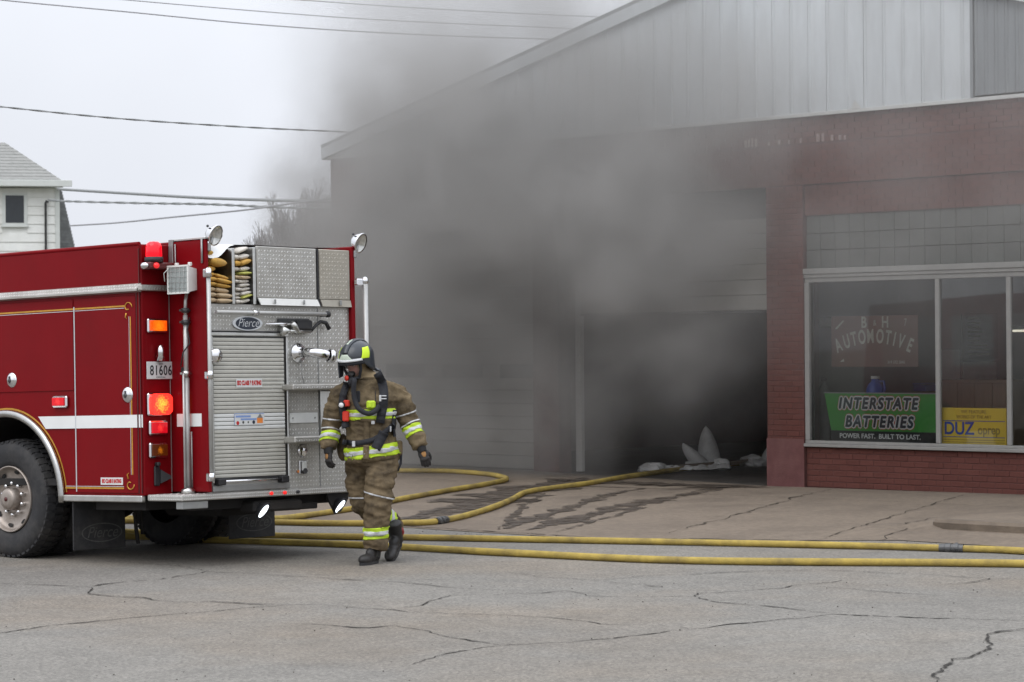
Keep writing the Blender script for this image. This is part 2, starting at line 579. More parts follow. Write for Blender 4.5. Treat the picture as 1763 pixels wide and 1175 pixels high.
# far land under everything, then the road sheet
g = MB(); g.quad((-900, -300, -.06), (900, -300, -.06), (900, 1200, -.06), (-900, 1200, -.06))
tag(g.build("land", M['land']), kind='structure')
g = MB()
# street runs along the facade; a cross street / yard on this side
a, b_, c_, d_ = Wp(-90, 30), Wp(60, 30), Wp(60, 3.5), Wp(-90, 3.5)
g.quad(a, b_, c_, d_)
road = tag(g.build("road", M['asphalt']), kind='structure')
CRACKS = [[(-0.63, 14.73), (-0.52, 15.03), (-0.41, 15.34), (-0.23, 15.56), (-0.08, 15.73), (0.13, 15.8), (0.31, 15.87), (0.73, 16.13), (1.13, 16.56), (1.33, 16.72), (1.76, 17.05), (2.2, 17.41), (2.48, 17.3), (2.7, 17.17), (3.06, 17.07), (3.44, 16.94), (3.75, 16.81)], [(-0.08, 15.73), (-0.18, 15.86), (-0.33, 16.06), (-0.47, 16.3), (-0.64, 16.68), (-0.8, 16.93), (-0.98, 16.77), (-1.16, 16.89), (-1.54, 17.09)], [(-3.59, 16.43), (-3.41, 16.65), (-3.12, 17.05), (-2.9, 17.25), (-2.69, 17.5), (-2.45, 17.71), (-2.18, 17.89), (-1.83, 18.22), (-1.59, 18.33), (-1.25, 18.18), (-0.91, 17.92), (-0.73, 17.75), (-0.48, 17.65), (-0.02, 17.51), (0.28, 17.3), (0.49, 17.1), (0.57, 16.91), (0.86, 16.86), (1.15, 16.6)], [(-0.91, 17.92), (-0.71, 18.18), (-0.58, 18.59), (-0.47, 18.89), (-0.17, 18.95), (-0.02, 19.05), (0.22, 19.03), (0.4, 19.25), (0.59, 18.81), (0.95, 18.71), (1.36, 18.73), (1.4, 18.94), (1.7, 19.09), (2.04, 19.31), (2.22, 19.58), (2.49, 19.75), (2.61, 19.97)], [(1.36, 18.73), (1.44, 18.36), (1.61, 18.14), (1.91, 17.89), (2.06, 17.6), (2.2, 17.44)], [(2.24, 19.58), (2.42, 19.33), (2.63, 19.12), (3.09, 18.67), (3.32, 18.54)], [(-4.42, 20.27), (-4.12, 20.15), (-3.84, 20.04), (-3.38, 19.84), (-3.17, 20.19), (-2.92, 20.38), (-2.68, 20.8), (-2.55, 21.13), (-1.99, 20.75), (-1.47, 20.37), (-0.88, 20.01), (-0.4, 19.48), (0.07, 19.16)], [(-3.38, 19.84), (-3.29, 19.6), (-3.27, 19.34), (-3.08, 19.05), (-2.77, 18.93), (-2.71, 18.75), (-2.48, 18.56), (-2.22, 18.58), (-1.92, 18.39), (-1.59, 18.33)], [(-2.55, 21.13), (-2.9, 21.68), (-3.48, 22.17)], [(3.7, 16.6), (3.34, 16.45), (3.02, 16.14), (2.95, 15.52), (2.83, 15.23), (2.69, 14.92), (2.59, 14.87), (2.42, 14.27), (2.27, 13.65)], [(-0.02, 20.77), (0.26, 20.31), (0.74, 20.06), (1.09, 20.42), (1.63, 20.64), (2.1, 20.79), (2.39, 20.84), (2.89, 20.62), (3.49, 20.23), (3.76, 19.95), (4.02, 19.81), (4.37, 19.58)], [(0.74, 19.94), (1.15, 19.42)], [(3.77, 19.98), (3.53, 19.55), (3.26, 19.48)]]
def ribbon(mb, pts, w, z, rough=.03, step=.06, seed=0, taper=True):
    rng = random.Random(seed)
    P = []
    for i in range(len(pts) - 1):
        a, b = Vector(pts[i]), Vector(pts[i+1])
        n = max(1, int((b - a).length / step))
        for k in range(n):
            p = a.lerp(b, k / n)
            q = Vector((p.x * 3.1, p.y * 3.1, seed))
            p = p + Vector((mnoise.noise(q), mnoise.noise(q + Vector((9, 4, 2))))) * rough + Vector((rng.uniform(-1, 1), rng.uniform(-1, 1))) * rough * .3
            P.append(p)
    P.append(Vector(pts[-1]))
    N = len(P)
    vs = []
    for i in range(N):
        t = (P[min(i+1, N-1)] - P[max(i-1, 0)]).normalized()
        n = Vector((-t.y, t.x))
        ww = w * (.35 + 1.0 * abs(mnoise.noise(Vector((P[i].x * 2.3, P[i].y * 2.3, seed + 5)))) * 2)
        if taper: ww *= min(1, .25 + 6 * min(i, N-1-i) / N)
        zz = z(P[i]) if callable(z) else z
        vs += [(*(P[i] + n * ww / 2), zz), (*(P[i] - n * ww / 2), zz)]
    mb.add(vs, [(2*i, 2*i+1, 2*i+3, 2*i+2) for i in range(N-1)])
WID = [.026, .026, .024, .022, .02, .018, .026, .03, .018, .03, .022, .018, .025]
for i, c in enumerate(CRACKS):
    mb = MB()
    ribbon(mb, [Vector(p) for p in c], WID[i] * .8, .0035 + .0004 * i, .05, .07, i)
    mb.build("crack", M['crack'], road)

# apron and sidewalk: one sheet that rises to the foot of the facade, with the dropped kerb and the raised corner on the right
NT, ND = 130, 110
mb = MB()
ts = [-26 + 46 * i / NT for i in range(NT + 1)]
def walk_z(t, d):
    z = apron_z(t, d)
    if t > 4.3:
        # raised walk: the flare rises towards the kerb on the right
        k = min(1, max(0, (t - 4.4) / 1.1)); k = k * k * (3 - 2 * k)
        top = interp(d, [0, 1, 3.75, 3.95, 4.05, 4.75, 6], [base_z(t), .155, .15, .145, .065, .006, .004])
        z = z * (1 - k) + top * k
    return max(z, .005)
NDs = [0 + 6.62 * (j / ND) ** 1 for j in range(ND + 1)]
idx = {}
for i, t in enumerate(ts):
    e = apron_edge(t)
    for j in range(ND + 1):
        d = -.0 + e * j / ND
        idx[i, j] = len(mb.v)
        q = Wp(t, d)
        z = walk_z(t, d) + .006 * mnoise.noise(Vector((t * .8, d * .8, 3))) * min(1, (e - d) * 2)
        mb.v.append((q.x, q.y, max(z, .0045)))
for i in range(NT):
    for j in range(ND):
        mb.f.append([idx[i, j], idx[i+1, j], idx[i+1, j+1], idx[i, j+1]]); mb.mi.append(0); mb.sm.append(True)
apron = tag(mb.build("pavement", M['walk']), kind='structure')
# kerb stones of the raised walk
for k in range(6):
    t0 = 5.35 + 1.85 * k
    mb = MB()
    mb.box(t0, t0 + 1.84, -4.05, -3.86, .02, .163, .03)
    o = mb.build("kerb_stone", M['kerb'], apron)
    o.matrix_parent_inverse = Matrix.Identity(4)
    o.matrix_local = frame(B0, BU, -BN, (0, 0, 1))
def td_ribbon(pts, w, name, m, seed, zoff=.004, rough=.03, taper=True):
    mb = MB()
    P2 = [Vector(Wp(*p).to_2d()) for p in pts]
    def zz(p):
        v = Vector((p.x, p.y, 0)) - B0
        t, d = v.dot(BU), v.dot(BN)
        return walk_z(t, d) + .006 * mnoise.noise(Vector((t * .8, d * .8, 3))) * min(1, max(0, apron_edge(t) - d) * 2) + zoff
    ribbon(mb, P2, w, zz, rough, .08, seed, taper)
    return mb.build(name, m, apron)
td_ribbon([(3.4, 5.73), (3.15, 5.15), (2.73, 4.04), (2.13, 2.59), (1.67, 1.62), (1.1, .1)], .026, "joint", M['joint'], 21, .006, .07)
td_ribbon([(4.93, 5.37), (4.5, 4.12), (3.68, 1.7), (3.37, 0.9), (3.1, .1)], .022, "joint", M['joint'], 22, .006, .04)
td_ribbon([(5.4, 5.0), (4.95, 3.9), (4.65, 2.96)], .03, "joint", M['joint'], 23, .006, .07)
td_ribbon([(-12, 1.9), (-4, 1.85), (-1.75, 1.75), (0, 1.6), (8, 1.6)], .02, "joint", M['joint'], 24, .006, .01)
td_ribbon([(-1.9, .9), (-1.75, 1.56), (-.6, 1.2), (.06, .45), (.6, .3)], .10, "joint", M['wet'], 25, .0065)
td_ribbon([(-6, 6.5), (0, 6.5), (2, 6.45), (3.2, 6.35), (4.2, 5.7), (5.1, 5.2)], .05, "joint", M['joint'], 26, .005, .03)
td_ribbon([(1.6, 6.27), (1.15, 5.7), (0.65, 5.16), (-0.45, 3.84), (-1.47, 2.48)], .10, "wet_streak", M['wet'], 31, .0072, .06)
td_ribbon([(1.56, 6.15), (0.83, 4.89), (-0.02, 3.36), (-0.67, 2.14), (-.9, 1.3)], .26, "wet_streak", M['wet'], 32, .0078, .05)
td_ribbon([(1.9, 6.17), (1.33, 4.87), (0.59, 3.06), (0.18, 1.78), (-.2, .7)], .38, "wet_streak", M['wet'], 33, .0084, .06)
td_ribbon([(2.3, 6.1), (1.7, 4.9), (1.1, 3.6)], .10, "wet_streak", M['wet'], 34, .009, .06)
td_ribbon([(-.2, 5.9), (-.55, 5.0), (-1.0, 4.1), (-1.7, 2.9), (-2.2, 1.7), (-2.6, .6)], .95, "wet_streak", M['wet'], 35, .0096, .05)
td_ribbon([(-2.9, 1.0), (-1.6, .9), (-.4, .55), (.1, .2)], .8, "wet_streak", M['wet'], 36, .0102, .05)
# loose grit along the gutter
mb = MB()
rng = random.Random(5)
for k in range(260):
    if k < 150:
        t = rng.uniform(1, 7); d = apron_edge(t) + rng.uniform(-.15, .5)
        q = Wp(t, d)
    else:
        q = Vector((rng.uniform(-3.5, 3.6), rng.uniform(13.8, 20), 0))
    s = rng.uniform(.003, .007)
    mb.ell((q.x, q.y, s * .5 + .004), (s, s * .8, s * .6), 5, 3)
tag(mb.build("gravel", M['joint'], None), kind='stuff')
# ------------------------------------------------------------------ the brick garage
def brick_mat():
    m = mat("painted_brick", (.125, .046, .037), .88, var=.16, scale=14, bump=.5, bscale=120, dirt=(.08, .034, .03), dirt_amt=.45, dirt_scale=3, randv=.08, spec=.25)
    return m
M['brick'] = brick_mat()
M['mortar'] = mat("painted_mortar", (.10, .041, .035), .95, var=.15, scale=10, bump=.4, bscale=90)
M['brick_smooth'] = mat("painted_render", (.125, .047, .045), .85, var=.1, scale=6, bump=.3, bscale=60, dirt=(.3, .2, .17), dirt_amt=.2)
M['siding'] = mat("grey_metal_siding", (.58, .61, .625), .5, .15, var=.05, scale=3, dirt=(.28, .28, .27), dirt_amt=.25, dirt_scale=1.2, stretch=(3, 3, .5), randv=.025)
M['siding_dark'] = mat("weathered_metal_siding", (.22, .235, .245), .5, .3, var=.08, scale=4, stretch=(4, 4, .5))
M['trim_white'] = mat("off_white_trim", (.55, .55, .53), .55, var=.08, scale=6)
M['transom'] = mat("grey_green_panel", (.10, .104, .096), .5, var=.1, scale=5, randv=.08, spec=.35)
M['door_panel'] = mat("off_white_door_panel", (.38, .37, .335), .6, var=.08, scale=4, dirt=(.24, .22, .19), dirt_amt=.4, dirt_scale=1.6)
M['frame_alu'] = mat("window_frame_aluminium", (.30, .295, .28), .45, .35, var=.08, scale=10)
M['int_wall'] = mat("shop_wall", (.13, .13, .12), .8, var=.1)
M['int_ceil'] = mat("shop_ceiling", (.2, .2, .19), .9, var=.1)
M['soot'] = mat("sooty_wall", (.05, .048, .045), .9, var=.3, scale=3)
M['roof'] = mat("metal_roof", (.3, .31, .31), .5, .3, var=.1)
def glass_mat(name, tint=(.82, .86, .85), refl=.10):
    m = bpy.data.materials.new(name); m.use_nodes = True
    t = m.node_tree
    for n in list(t.nodes): t.nodes.remove(n)
    out = t.nodes.new("ShaderNodeOutputMaterial")
    tr = t.nodes.new("ShaderNodeBsdfTransparent"); tr.inputs[0].default_value = (*tint, 1)
    gl = t.nodes.new("ShaderNodeBsdfGlossy"); gl.inputs["Roughness"].default_value = .02
    gl.inputs["Color"].default_value = (.9, .92, .92, 1)
    fr = t.nodes.new("ShaderNodeFresnel"); fr.inputs["IOR"].default_value = 1.52
    mu = t.nodes.new("ShaderNodeMath"); mu.operation = 'MULTIPLY'; mu.inputs[1].default_value = refl
    t.links.new(fr.outputs[0], mu.inputs[0])
    mi = t.nodes.new("ShaderNodeMixShader")
    t.links.new(mu.outputs[0], mi.inputs[0]); t.links.new(tr.outputs[0], mi.inputs[1]); t.links.new(gl.outputs[0], mi.inputs[2])
    t.links.new(mi.outputs[0], out.inputs[0])
    return m
M['pane'] = glass_mat("window_glass", (.78, .81, .80), .95)
M['mask_glass'] = glass_mat("face_mask_glass", (.92, .92, .92), 1.1)

MBLD = frame(B0, BU, -BN, (0, 0, 1))       # local x = along the facade, y = into the building, z = up
garage = thing("brick_garage", "red brick garage with grey metal gable siding and smoke pouring from an open bay", "building", MBLD)
TL, TR = -8.285, 8.3
RIDGE_T = 0.0
def rake(t): return 4.80 + .2376 * (t - TL) if t <= RIDGE_T else 4.80 + .2376 * (TR - t)

def wallbox(x0, x1, y0, y1, z0, z1, m='mortar', name="wall"):
    return MB().box(x0, x1, y0, y1, z0, z1).build(name, M[m], garage)
YB = .006      # mortar face; bricks stand out of it
wallbox(TL, TR, YB, .24, 3.832, 4.70)                           # band over the openings
wallbox(TL, -7.70, YB, .24, .0, 3.828)                          # corner pier
wallbox(-4.117, -3.634, YB, .24, .0, 3.828)                     # pier between the bays
wallbox(-.03, .552, YB, .30, .0, 3.828)                         # pier beside the window
wallbox(.556, 7.60, .042, .28, .0, .625)                        # wall under the window
wallbox(.556, 7.60, .042, .28, 3.452, 3.828)                    # lintel over the window
wallbox(7.604, TR, YB, .24, .0, 3.828)
# side, rear and inner walls, ceiling, floor
wallbox(TL + .002, TL + .24, .244, 15.0, .0, 4.78, 'mortar')
wallbox(TR - .24, TR - .002, .244, 15.0, .0, 4.78, 'mortar')
wallbox(TL, TR, 15.004, 15.2, .0, 4.78, 'mortar')
wallbox(.26, .34, .304, 14.99, .0, 4.3, 'int_wall', "partition")
wallbox(TL + .25, .255, 10.0, 10.1, .0, 4.3, 'soot', "partition")
wallbox(.345, TR - .25, 6.5, 6.6, .0, 3.4, 'int_wall', "partition")
wallbox(TL + .25, .255, .25, 9.99, 4.305, 4.38, 'soot', "ceiling")
wallbox(.345, TR - .25, .29, 6.49, 3.405, 3.45, 'int_ceil', "ceiling")
mb = MB()
for i in range(20):
    a = TL + .02 + (0.25 - TL) * i / 20; b = TL + .02 + (.25 - TL) * (i + 1) / 20
    mb.quad((a, -.0, base_z(a) - .002), (b, -.0, base_z(b) - .002), (b, 9.99, base_z(b) + .01), (a, 9.99, base_z(a) + .01))
mb.build("floor", M['floor'], garage)
MB().box(.35, 8.05, .29, 6.49, .02, .15).build("floor", M['floor'], garage)
# bricks
BL, BH, GJ = .203, .0677, .009
def brick_region(t0, t1, z0, z1, y, depth=.05):
    out = []
    n = int((z1 - z0) / BH)
    h = (z1 - z0) / n
    for k in range(n):
        zc = z0 + h * k
        x = t0 - (BL / 2 if k % 2 else 0)
        while x < t1 - .02:
            a, b = max(x, t0), min(x + BL, t1)
            if b - a > .03:
                out.append((a + GJ / 2, b - GJ / 2, zc + GJ / 2, zc + h - GJ / 2, y))
            x += BL
    return out
near = brick_region(.556, 3.9, .135, .622, .036) + brick_region(-.03, .552, .13, 3.826, .0)
near += brick_region(2.9, 3.9, 3.458, 3.826, .036)
far = brick_region(3.9, 7.60, .135, .622, .036) + brick_region(.556, 2.9, 3.458, 3.826, .036) + brick_region(3.9, 7.6, 3.458, 3.826, .036)
far += brick_region(TL, TR, 3.834, 4.318, .0) + brick_region(TL, TR, 4.338, 4.69, -.004)
far += brick_region(TL, -7.70, .13, 3.826, .0) + brick_region(-4.117, -3.634, .14, 3.826, .0) + brick_region(7.604, TR, .13, 3.826, .0)
brng = random.Random(3)
bmesh_full = MB().box(-(BL - GJ) / 2, (BL - GJ) / 2, 0, .05, -.5, .5, 0).mesh("brick", M['brick'])
rest = far
single, count = near, 0
if len(near) > 298:
    single, rest = near[:298], near[298:] + far
cache = {}
for (a, b, c, d, y) in single:
    w, h = round(b - a, 3), round(d - c, 4)
    key = (w, h)
    if key not in cache:
        cache[key] = MB().box(-w / 2, w / 2, 0, .05, -h / 2, h / 2, .004).mesh("brick", M['brick'])
    link("brick", cache[key], garage, Matrix.Translation(((a + b) / 2, y + brng.uniform(-.002, .002), (c + d) / 2)))
mb = MB()
for (a, b, c, d, y) in rest:
    j = brng.uniform(-.002, .002)
    mb.box(a, b, y + j, y + j + .05, c, d)
tag(mb.build("brickwork", M['brick'], garage), kind='stuff')
# smooth rendered foot of the window pier
MB().box(-.034, .556, -.012, -.004, .1, .72, .002).build("render_patch", M['brick_smooth'], garage)
# faded painted letters left on the upper band
M['ghost'] = mat("faded_letter_paint", (.27, .19, .17), .9, var=.3, scale=30)
for (tt, w, h) in ((-.36, .04, .09), (-.30, .03, .1), (-.25, .035, .11), (-.19, .04, .1), (.02, .03, .05), (.18, .04, .06), (.34, .025, .05), (.52, .03, .06), (.78, .05, .1), (.86, .04, .1), (1.0, .04, .07), (1.12, .04, .06), (1.2, .03, .05)):
    MB().box(tt, tt + w, -.0075, -.0055, 4.345, 4.345 + h).build("faded_lettering", M['ghost'], garage)

# siding panels of the gable
PW = .2807
def panel(a, b, m, ribw, yb, zb):
    mb = MB()
    za, zz = rake(a) - .12, rake(b) - .12
    if a < RIDGE_T < b:
        mb.prism([(a, yb, zb), (b, yb, zb), (b, yb, zz), (RIDGE_T, yb, rake(RIDGE_T) - .12), (a, yb, za)], (0, .03, 0))
    else:
        mb.prism([(a, yb, zb), (b, yb, zb), (b, yb, zz), (a, yb, za)], (0, .03, 0))
    # raised rib along the left edge
    r0 = rake(a) - .12; r1 = rake(a + ribw) - .12
    mb.prism([(a + .004, yb, zb), (a + ribw * .3, yb - .014, zb), (a + ribw * .7, yb - .014, zb), (a + ribw, yb, zb)], (0, 0, min(r0, r1) - zb))
    return mb.build("siding_panel", m, garage)
zs0 = 4.695
t = TL
k = 0
edges = []
while t < 3.10 - .05:
    edges.append(t); t += PW
edges.append(3.12)
sidrng = random.Random(9)
for a, b in zip(edges[:-1], edges[1:]):
    panel(a + .0025, b - .0025, M['siding'], .045, -.055 + sidrng.uniform(-.002, .002), zs0)
t = 3.12
while t < TR - .1:
    b = min(t + .14, TR)
    panel(t + .002, b - .002, M['siding_dark'], .05, -.05, zs0 + .03)
    t = b
MB().box(TL - .02, TR + .02, -.075, -.052, 4.655, 4.70, .004).build("drip_edge", M['trim_white'], garage)
MB().box(3.085, 3.125, -.083, -.056, 4.702, rake(3.1) - .12).build("corner_trim", M['siding_dark'], garage)
# torn flashing
MB().prism([(1.36, -.079, 4.70), (1.52, -.079, 4.70), (1.42, -.079, 4.80)], (0, .003, 0)).build("torn_flashing", M['trim_white'], garage)
# rakes, eave gutter, roof
for s in (0, 1):
    a, b = (TL - .05, RIDGE_T) if s == 0 else (RIDGE_T, TR + .05)
    za = 4.80 + .2376 * (a - TL) if s == 0 else rake(a)
    zb = rake(b) if s == 0 else 4.80 + .2376 * (TR - b)
    MB().prism([(a, -.14, za - .13), (b, -.14, zb - .13), (b, -.14, zb + .03), (a, -.14, za + .03)], (0, .085, 0)).build("rake_trim", M['siding'], garage)
    MB().prism([(a, -.14, za + .033), (b, -.14, zb + .033), (b, -.14, zb + .08), (a, -.14, za + .08)], (0, 15.5, 0)).build("roof", M['roof'], garage)
MB().box(TL - .15, TL - .055, -.05, 15.3, 4.66, 4.77, .01).build("gutter", M['siding'], garage)
# transom panels over the window: three rows of grey-green sheets
rows = ((2.806, 3.022), (3.030, 3.224), (3.232, 3.449))
x = .56
while x < 7.55:
    b = min(x + .221, 7.6)
    for (c, d) in rows:
        MB().box(x + .0015, b - .0015, .06 + brng.uniform(-.003, .003), .08, c, d, .004).build("transom_panel", M['transom'], garage)
    x = b
MB().box(.556, 7.6, .081, .13, 2.80, 3.452).build("transom_backing", M['soot'], garage)
# window: header in three steps, sill, mullions, panes
w = tag(MB().box(.556, 7.6, -.012, .12, 2.735, 2.803, .004).box(.556, 7.6, .004, .12, 2.69, 2.734, .004).box(.556, 7.6, .022, .12, 2.635, 2.689, .004).build("window_header", M['frame_alu'], garage))
wf = MB()
wf.box(.556, 7.6, -.02, .12, .628, .668, .005).box(.556, 7.6, .012, .12, .669, .705, .004)
wf.box(.556, .625, .012, .12, .706, 2.634, .006).box(7.54, 7.6, .012, .12, .706, 2.634, .006)
wf = wf.build("window_frame", M['frame_alu'], garage)
mull = [2.488 + .987 * i + (0 if i == 0 else .0) for i in range(6)]
for x in mull:
    if x < 7.4:
        MB().box(x, x + .06, .022, .066, .706, 2.634, .008).build("mullion", M['frame_alu'], garage)
xs = [.625] + [v for v in mull if v < 7.4]
for i, x in enumerate(xs):
    a = x if i == 0 else x + .06
    b = xs[i + 1] if i + 1 < len(xs) else 7.54
    MB().quad((a, .056, .705), (b, .056, .705), (b, .056, 2.635), (a, .056, 2.635)).build("window_pane", M['pane'], garage)

# closed sectional door of the left bay
M['door_glass'] = mat("door_window_glass", (.05, .055, .055), .1, var=.1)
dl = thing("garage_door", None, None)
dl.parent = garage
n = 20
h = (3.80 - .195) / n
for i in range(n):
    z = .2 + h * i
    y = .22
    MB().box(-7.69, -4.125, y, y + .04, z + .0015, z + h - .004, .007).build("door_panel", M['door_panel'], dl)
for a, b in ((-7.33, -6.50), (-4.97, -4.32), (-6.15, -5.32)):
    MB().box(a, b, .212, .216, 1.445, 1.635).build("door_window", M['door_glass'], dl)
MB().box(-7.69, -4.12, .2, .27, .17, .197).build("bottom_seal", M['rubber'], dl)
# half raised door of the burning bay
dr = thing("garage_door", None, None)
dr.parent = garage
n = 6
h = (3.47 - 2.315) / n
for i in range(n):
    z = 2.315 + h * i
    MB().box(-3.45, -.06, .25, .29, z + .0015, z + h - .005, .008).build("door_panel", M['door_panel'], dr)
MB().box(-3.45, -.06, .24, .30, 2.285, 2.312).build("bottom_seal", M['rubber'], dr)
MB().box(-3.575, -3.465, .26, .33, .19, 3.8, .008).build("door_track", M['trim_white'], garage)
MB().box(-.13, -.05, .31, .36, .15, 3.8, .008).build("door_track", M['trim_white'], garage)

# ------------------------------------------------------------------ what stands in the shop window
def inb(t, y, z): return B0 + BU * t - BN * y + Vector((0, 0, z))
def at_b(t, y, z): return MBLD @ Matrix.Translation((t, y, z))
RX = Matrix.Rotation(PI / 2, 4, 'X')
M['sign_red'] = mat("brown_red_sign_board", (.16, .07, .05), .6, var=.08)
M['cream'] = mat("cream_print", (.55, .53, .45), .6, var=.08)
M['sign_green'] = mat("green_sign", (.05, .30, .04), .45, var=.06)
M['sign_black'] = mat("black_sign", (.012, .014, .016), .45, var=.06)
M['letter_dark'] = mat("dark_letter_print", (.02, .035, .045), .45)
M['letter_white'] = mat("white_letter_print", (.72, .72, .72), .45)
M['letter_red'] = mat("red_letter_edge", (.5, .03, .02), .45)
M['sign_yellow'] = mat("yellow_sign", (.47, .32, .03), .5, var=.06)
M['sign_blue'] = mat("blue_letter_print", (.015, .04, .22), .5)
M['sign_ochre'] = mat("ochre_letter_print", (.20, .14, .03), .5)

s = thing("window_sign", "brown red sign board with arched cream lettering hanging high in the left window", "sign", at_b(.70, .36, 1.60))
MB().box(0, 1.30, 0, .012, 0, .62, .002).build("board", M['sign_red'], s)
def stext(txt, size, m, par, x, y, z, sx=1.0, shear=0, rot=0, ext=.001, **k):
    return text_mesh(txt, size, m, par, Matrix.Translation((x, y, z)) @ RX @ Matrix.Rotation(rot, 4, 'Z'), sx, shear, ext, **k)
stext("B", .19, M['cream'], s, .50, -.002, .535, .8, offset=.004)
stext("&", .10, M['cream'], s, .665, -.002, .53, .8)
stext("H", .19, M['cream'], s, .82, -.002, .535, .8, offset=.004)
word = "AUTOMOTIVE"
angs = [-.40, -.30, -.215, -.125, -.03, .075, .165, .235, .31, .41]
Rr = 1.36
for ch, a in zip(word, angs):
    stext(ch, .235, M['cream'], s, .64 + Rr * math.sin(a), -.002, .365 + Rr * (math.cos(a) - 1), .58, 0, -a, offset=.006)
stext("319 372 5045", .05, M['cream'], s, .98, -.002, .055, .95)
stext("7", .13, M['cream'], s, 1.12, -.002, .53, .7)
MB().prism([(.06, -.002, .47), (.09, -.002, .46), (.2, -.002, .56), (.18, -.002, .57)], (0, -.001, 0)).build("painted_mark", M['cream'], s)
MB().prism([(.13, -.002, .06), (.2, -.002, .065), (.19, -.002, .1)], (0, -.001, 0)).build("painted_mark", M['cream'], s)

s = thing("window_sign", "green sign with bold slanted dark lettering standing on the sill of the left pane", "sign", at_b(.79, .10, .706))
MB().prism([(.0, 0, .575), (.10, 0, .125), (1.66, 0, .125), (1.66, 0, .575)], (0, .01, 0)).build("board", M['sign_green'], s)
MB().prism([(.1, 0, .0), (1.66, 0, .0), (1.66, 0, .124), (.1, 0, .124)], (0, .01, 0)).build("base_strip", M['sign_black'], s)
MB().box(-.004, 1.664, -.006, .012, .5755, .588).build("edge_strip", M['grey_metal'], s)
for txt, x, z, size in (("INTERSTATE", .80, .452, .185), ("BATTERIES", .815, .232, .185)):
    for m, rr, dep in (('letter_red', .031, .0012), ('letter_white', .024, .0032), ('letter_dark', .0085, .0052)):
        src = stext(txt, size, M[m], s, x, 0, z, .95, .2, 0, .0002, spacing=1.24)
        me0 = src.data
        mb = MB()
        for k in range(9):
            a = k * PI / 4
            ox, oz = (rr * math.cos(a), rr * math.sin(a)) if k < 8 else (0, 0)
            mb.add([(v.co.x + ox, v.co.y + oz, v.co.z + k * .00007) for v in me0.vertices], [tuple(p.vertices) for p in me0.polygons])
        bpy.data.objects.remove(src, do_unlink=True)
        nm = "lettering" if m == 'letter_dark' else "letter_outline"
        me1 = bpy.data.meshes.new(nm); me1.from_pydata(mb.v, [], mb.f); me1.materials.append(M[m])
        link(nm, me1, s, Matrix.Translation((x, -dep, z)) @ RX)
stext("POWER FAST.  BUILT TO LAST.", .078, M['letter_white'], s, .83, -.002, .062, 1.12, 0, 0, .0005, offset=.002)

s = thing("window_sign", "yellow sign with blue lettering standing on the sill of the middle pane", "sign", at_b(2.52, .10, .706))
MB().box(0, .90, 0, .01, 0, .42, .002).build("board", M['sign_yellow'], s)
stext("WE FEATURE", .055, M['sign_ochre'], s, .45, -.002, .375, 1.1)
stext("WORKS OF THE ART", .055, M['sign_ochre'], s, .45, -.002, .315, .95)
stext("DUZ", .205, M['sign_blue'], s, .245, -.002, .175, .98, offset=.004)
stext("oprep", .15, M['sign_ochre'], s, .66, -.002, .165, .85, offset=.003)
for z in (.265, .078, .045, .018):
    MB().box(.02, .88, -.002, -.0005, z, z + .008).build("printed_line", M['sign_blue'] if z > .07 else M['sign_ochre'], s)

# loose things in the shop
M['jug_blue'] = mat("blue_plastic", (.02, .07, .33), .4, var=.1)
o = thing("jug", "blue plastic jug standing behind the green sign", "jug", at_b(1.17, .62, 1.06))
MB().lathe([(.0, 0), (.105, 0), (.115, .02), (.115, .26), (.09, .32), (.05, .36), (.05, .39), (0, .39)], n=18).build("jug_body", M['jug_blue'], o)
MB().tube([(.06, .0, .36), (.13, 0, .36), (.145, 0, .27), (.112, 0, .2)], .015, 8).build("handle", M['jug_blue'], o)
MB().cyl((0, 0, .391), (0, 0, .425), .055, n=14).build("lid", M['white_paint'], o)
o = thing("steel_shelf", "low dark shelf behind the green sign carrying the blue jug", "shelf", at_b(.95, .45, .15))
M['shelf'] = mat("dark_shelf", (.05, .05, .05), .5, .4)
for z in (.05, .5, .88):
    MB().box(0, 1.2, 0, .38, z, z + .025).build("shelf_board", M['shelf'], o)
for xx in (.0, 1.17):
    for yy in (0, .35):
        MB().box(xx, xx + .03, yy, yy + .03, 0, .91).build("upright", M['shelf'], o)
M['counter'] = mat("brown_counter", (.34, .26, .19), .6, var=.1, scale=4, stretch=(6, 1, 1))
o = thing("counter", "brown panelled counter seen through the middle pane", "counter", at_b(1.15, 2.0, .15))
for k in range(4):
    MB().box(.26 * k, .26 * k + .255, 0, .02, .05, 1.23, .004).build("panel", M['counter'], o)
MB().box(-.03, 1.07, -.03, .6, 1.232, 1.27, .005).build("countertop", M['counter'], o)
MB().box(0, 1.04, .021, .58, .0, 1.23).build("carcass", M['counter'], o)
o = thing("counter", "brown counter seen at the right edge of the picture", "counter", at_b(2.35, 2.3, .15))
for k in range(5):
    MB().box(.3 * k, .3 * k + .295, 0, .02, .05, 1.15, .004).build("panel", M['counter'], o)
MB().box(-.03, 1.53, -.03, .6, 1.152, 1.19, .005).build("countertop", M['counter'], o)
MB().box(0, 1.5, .021, .58, .0, 1.15).build("carcass", M['counter'], o)
M['paper'] = mat("paper", (.78, .79, .74), .7, var=.08)
M['board_dark'] = mat("dark_notice_board", (.05, .055, .05), .6, var=.1)
def onwall(name, label, cat, y0, y1, z0, z1, m, x=.345, th=.01):
    o = thing(name, label, cat, at_b(x, y0, z0))
    MB().box(0, th, 0, y1 - y0, 0, z1 - z0, .002).build("sheet" if m == 'paper' else "panel", M[m], o)
    return o
o = onwall("price_board", "dark price board with rows of small lettering on the shop wall", "board", 3.6, 4.43, 1.66, 2.28, 'board_dark', th=.02)
for k in range(9):
    MB().box(.0205, .0215, .12, .3 + .35 * brng.random(), .06 + .06 * k, .085 + .06 * k).build("printed_line", M['cream'], o)
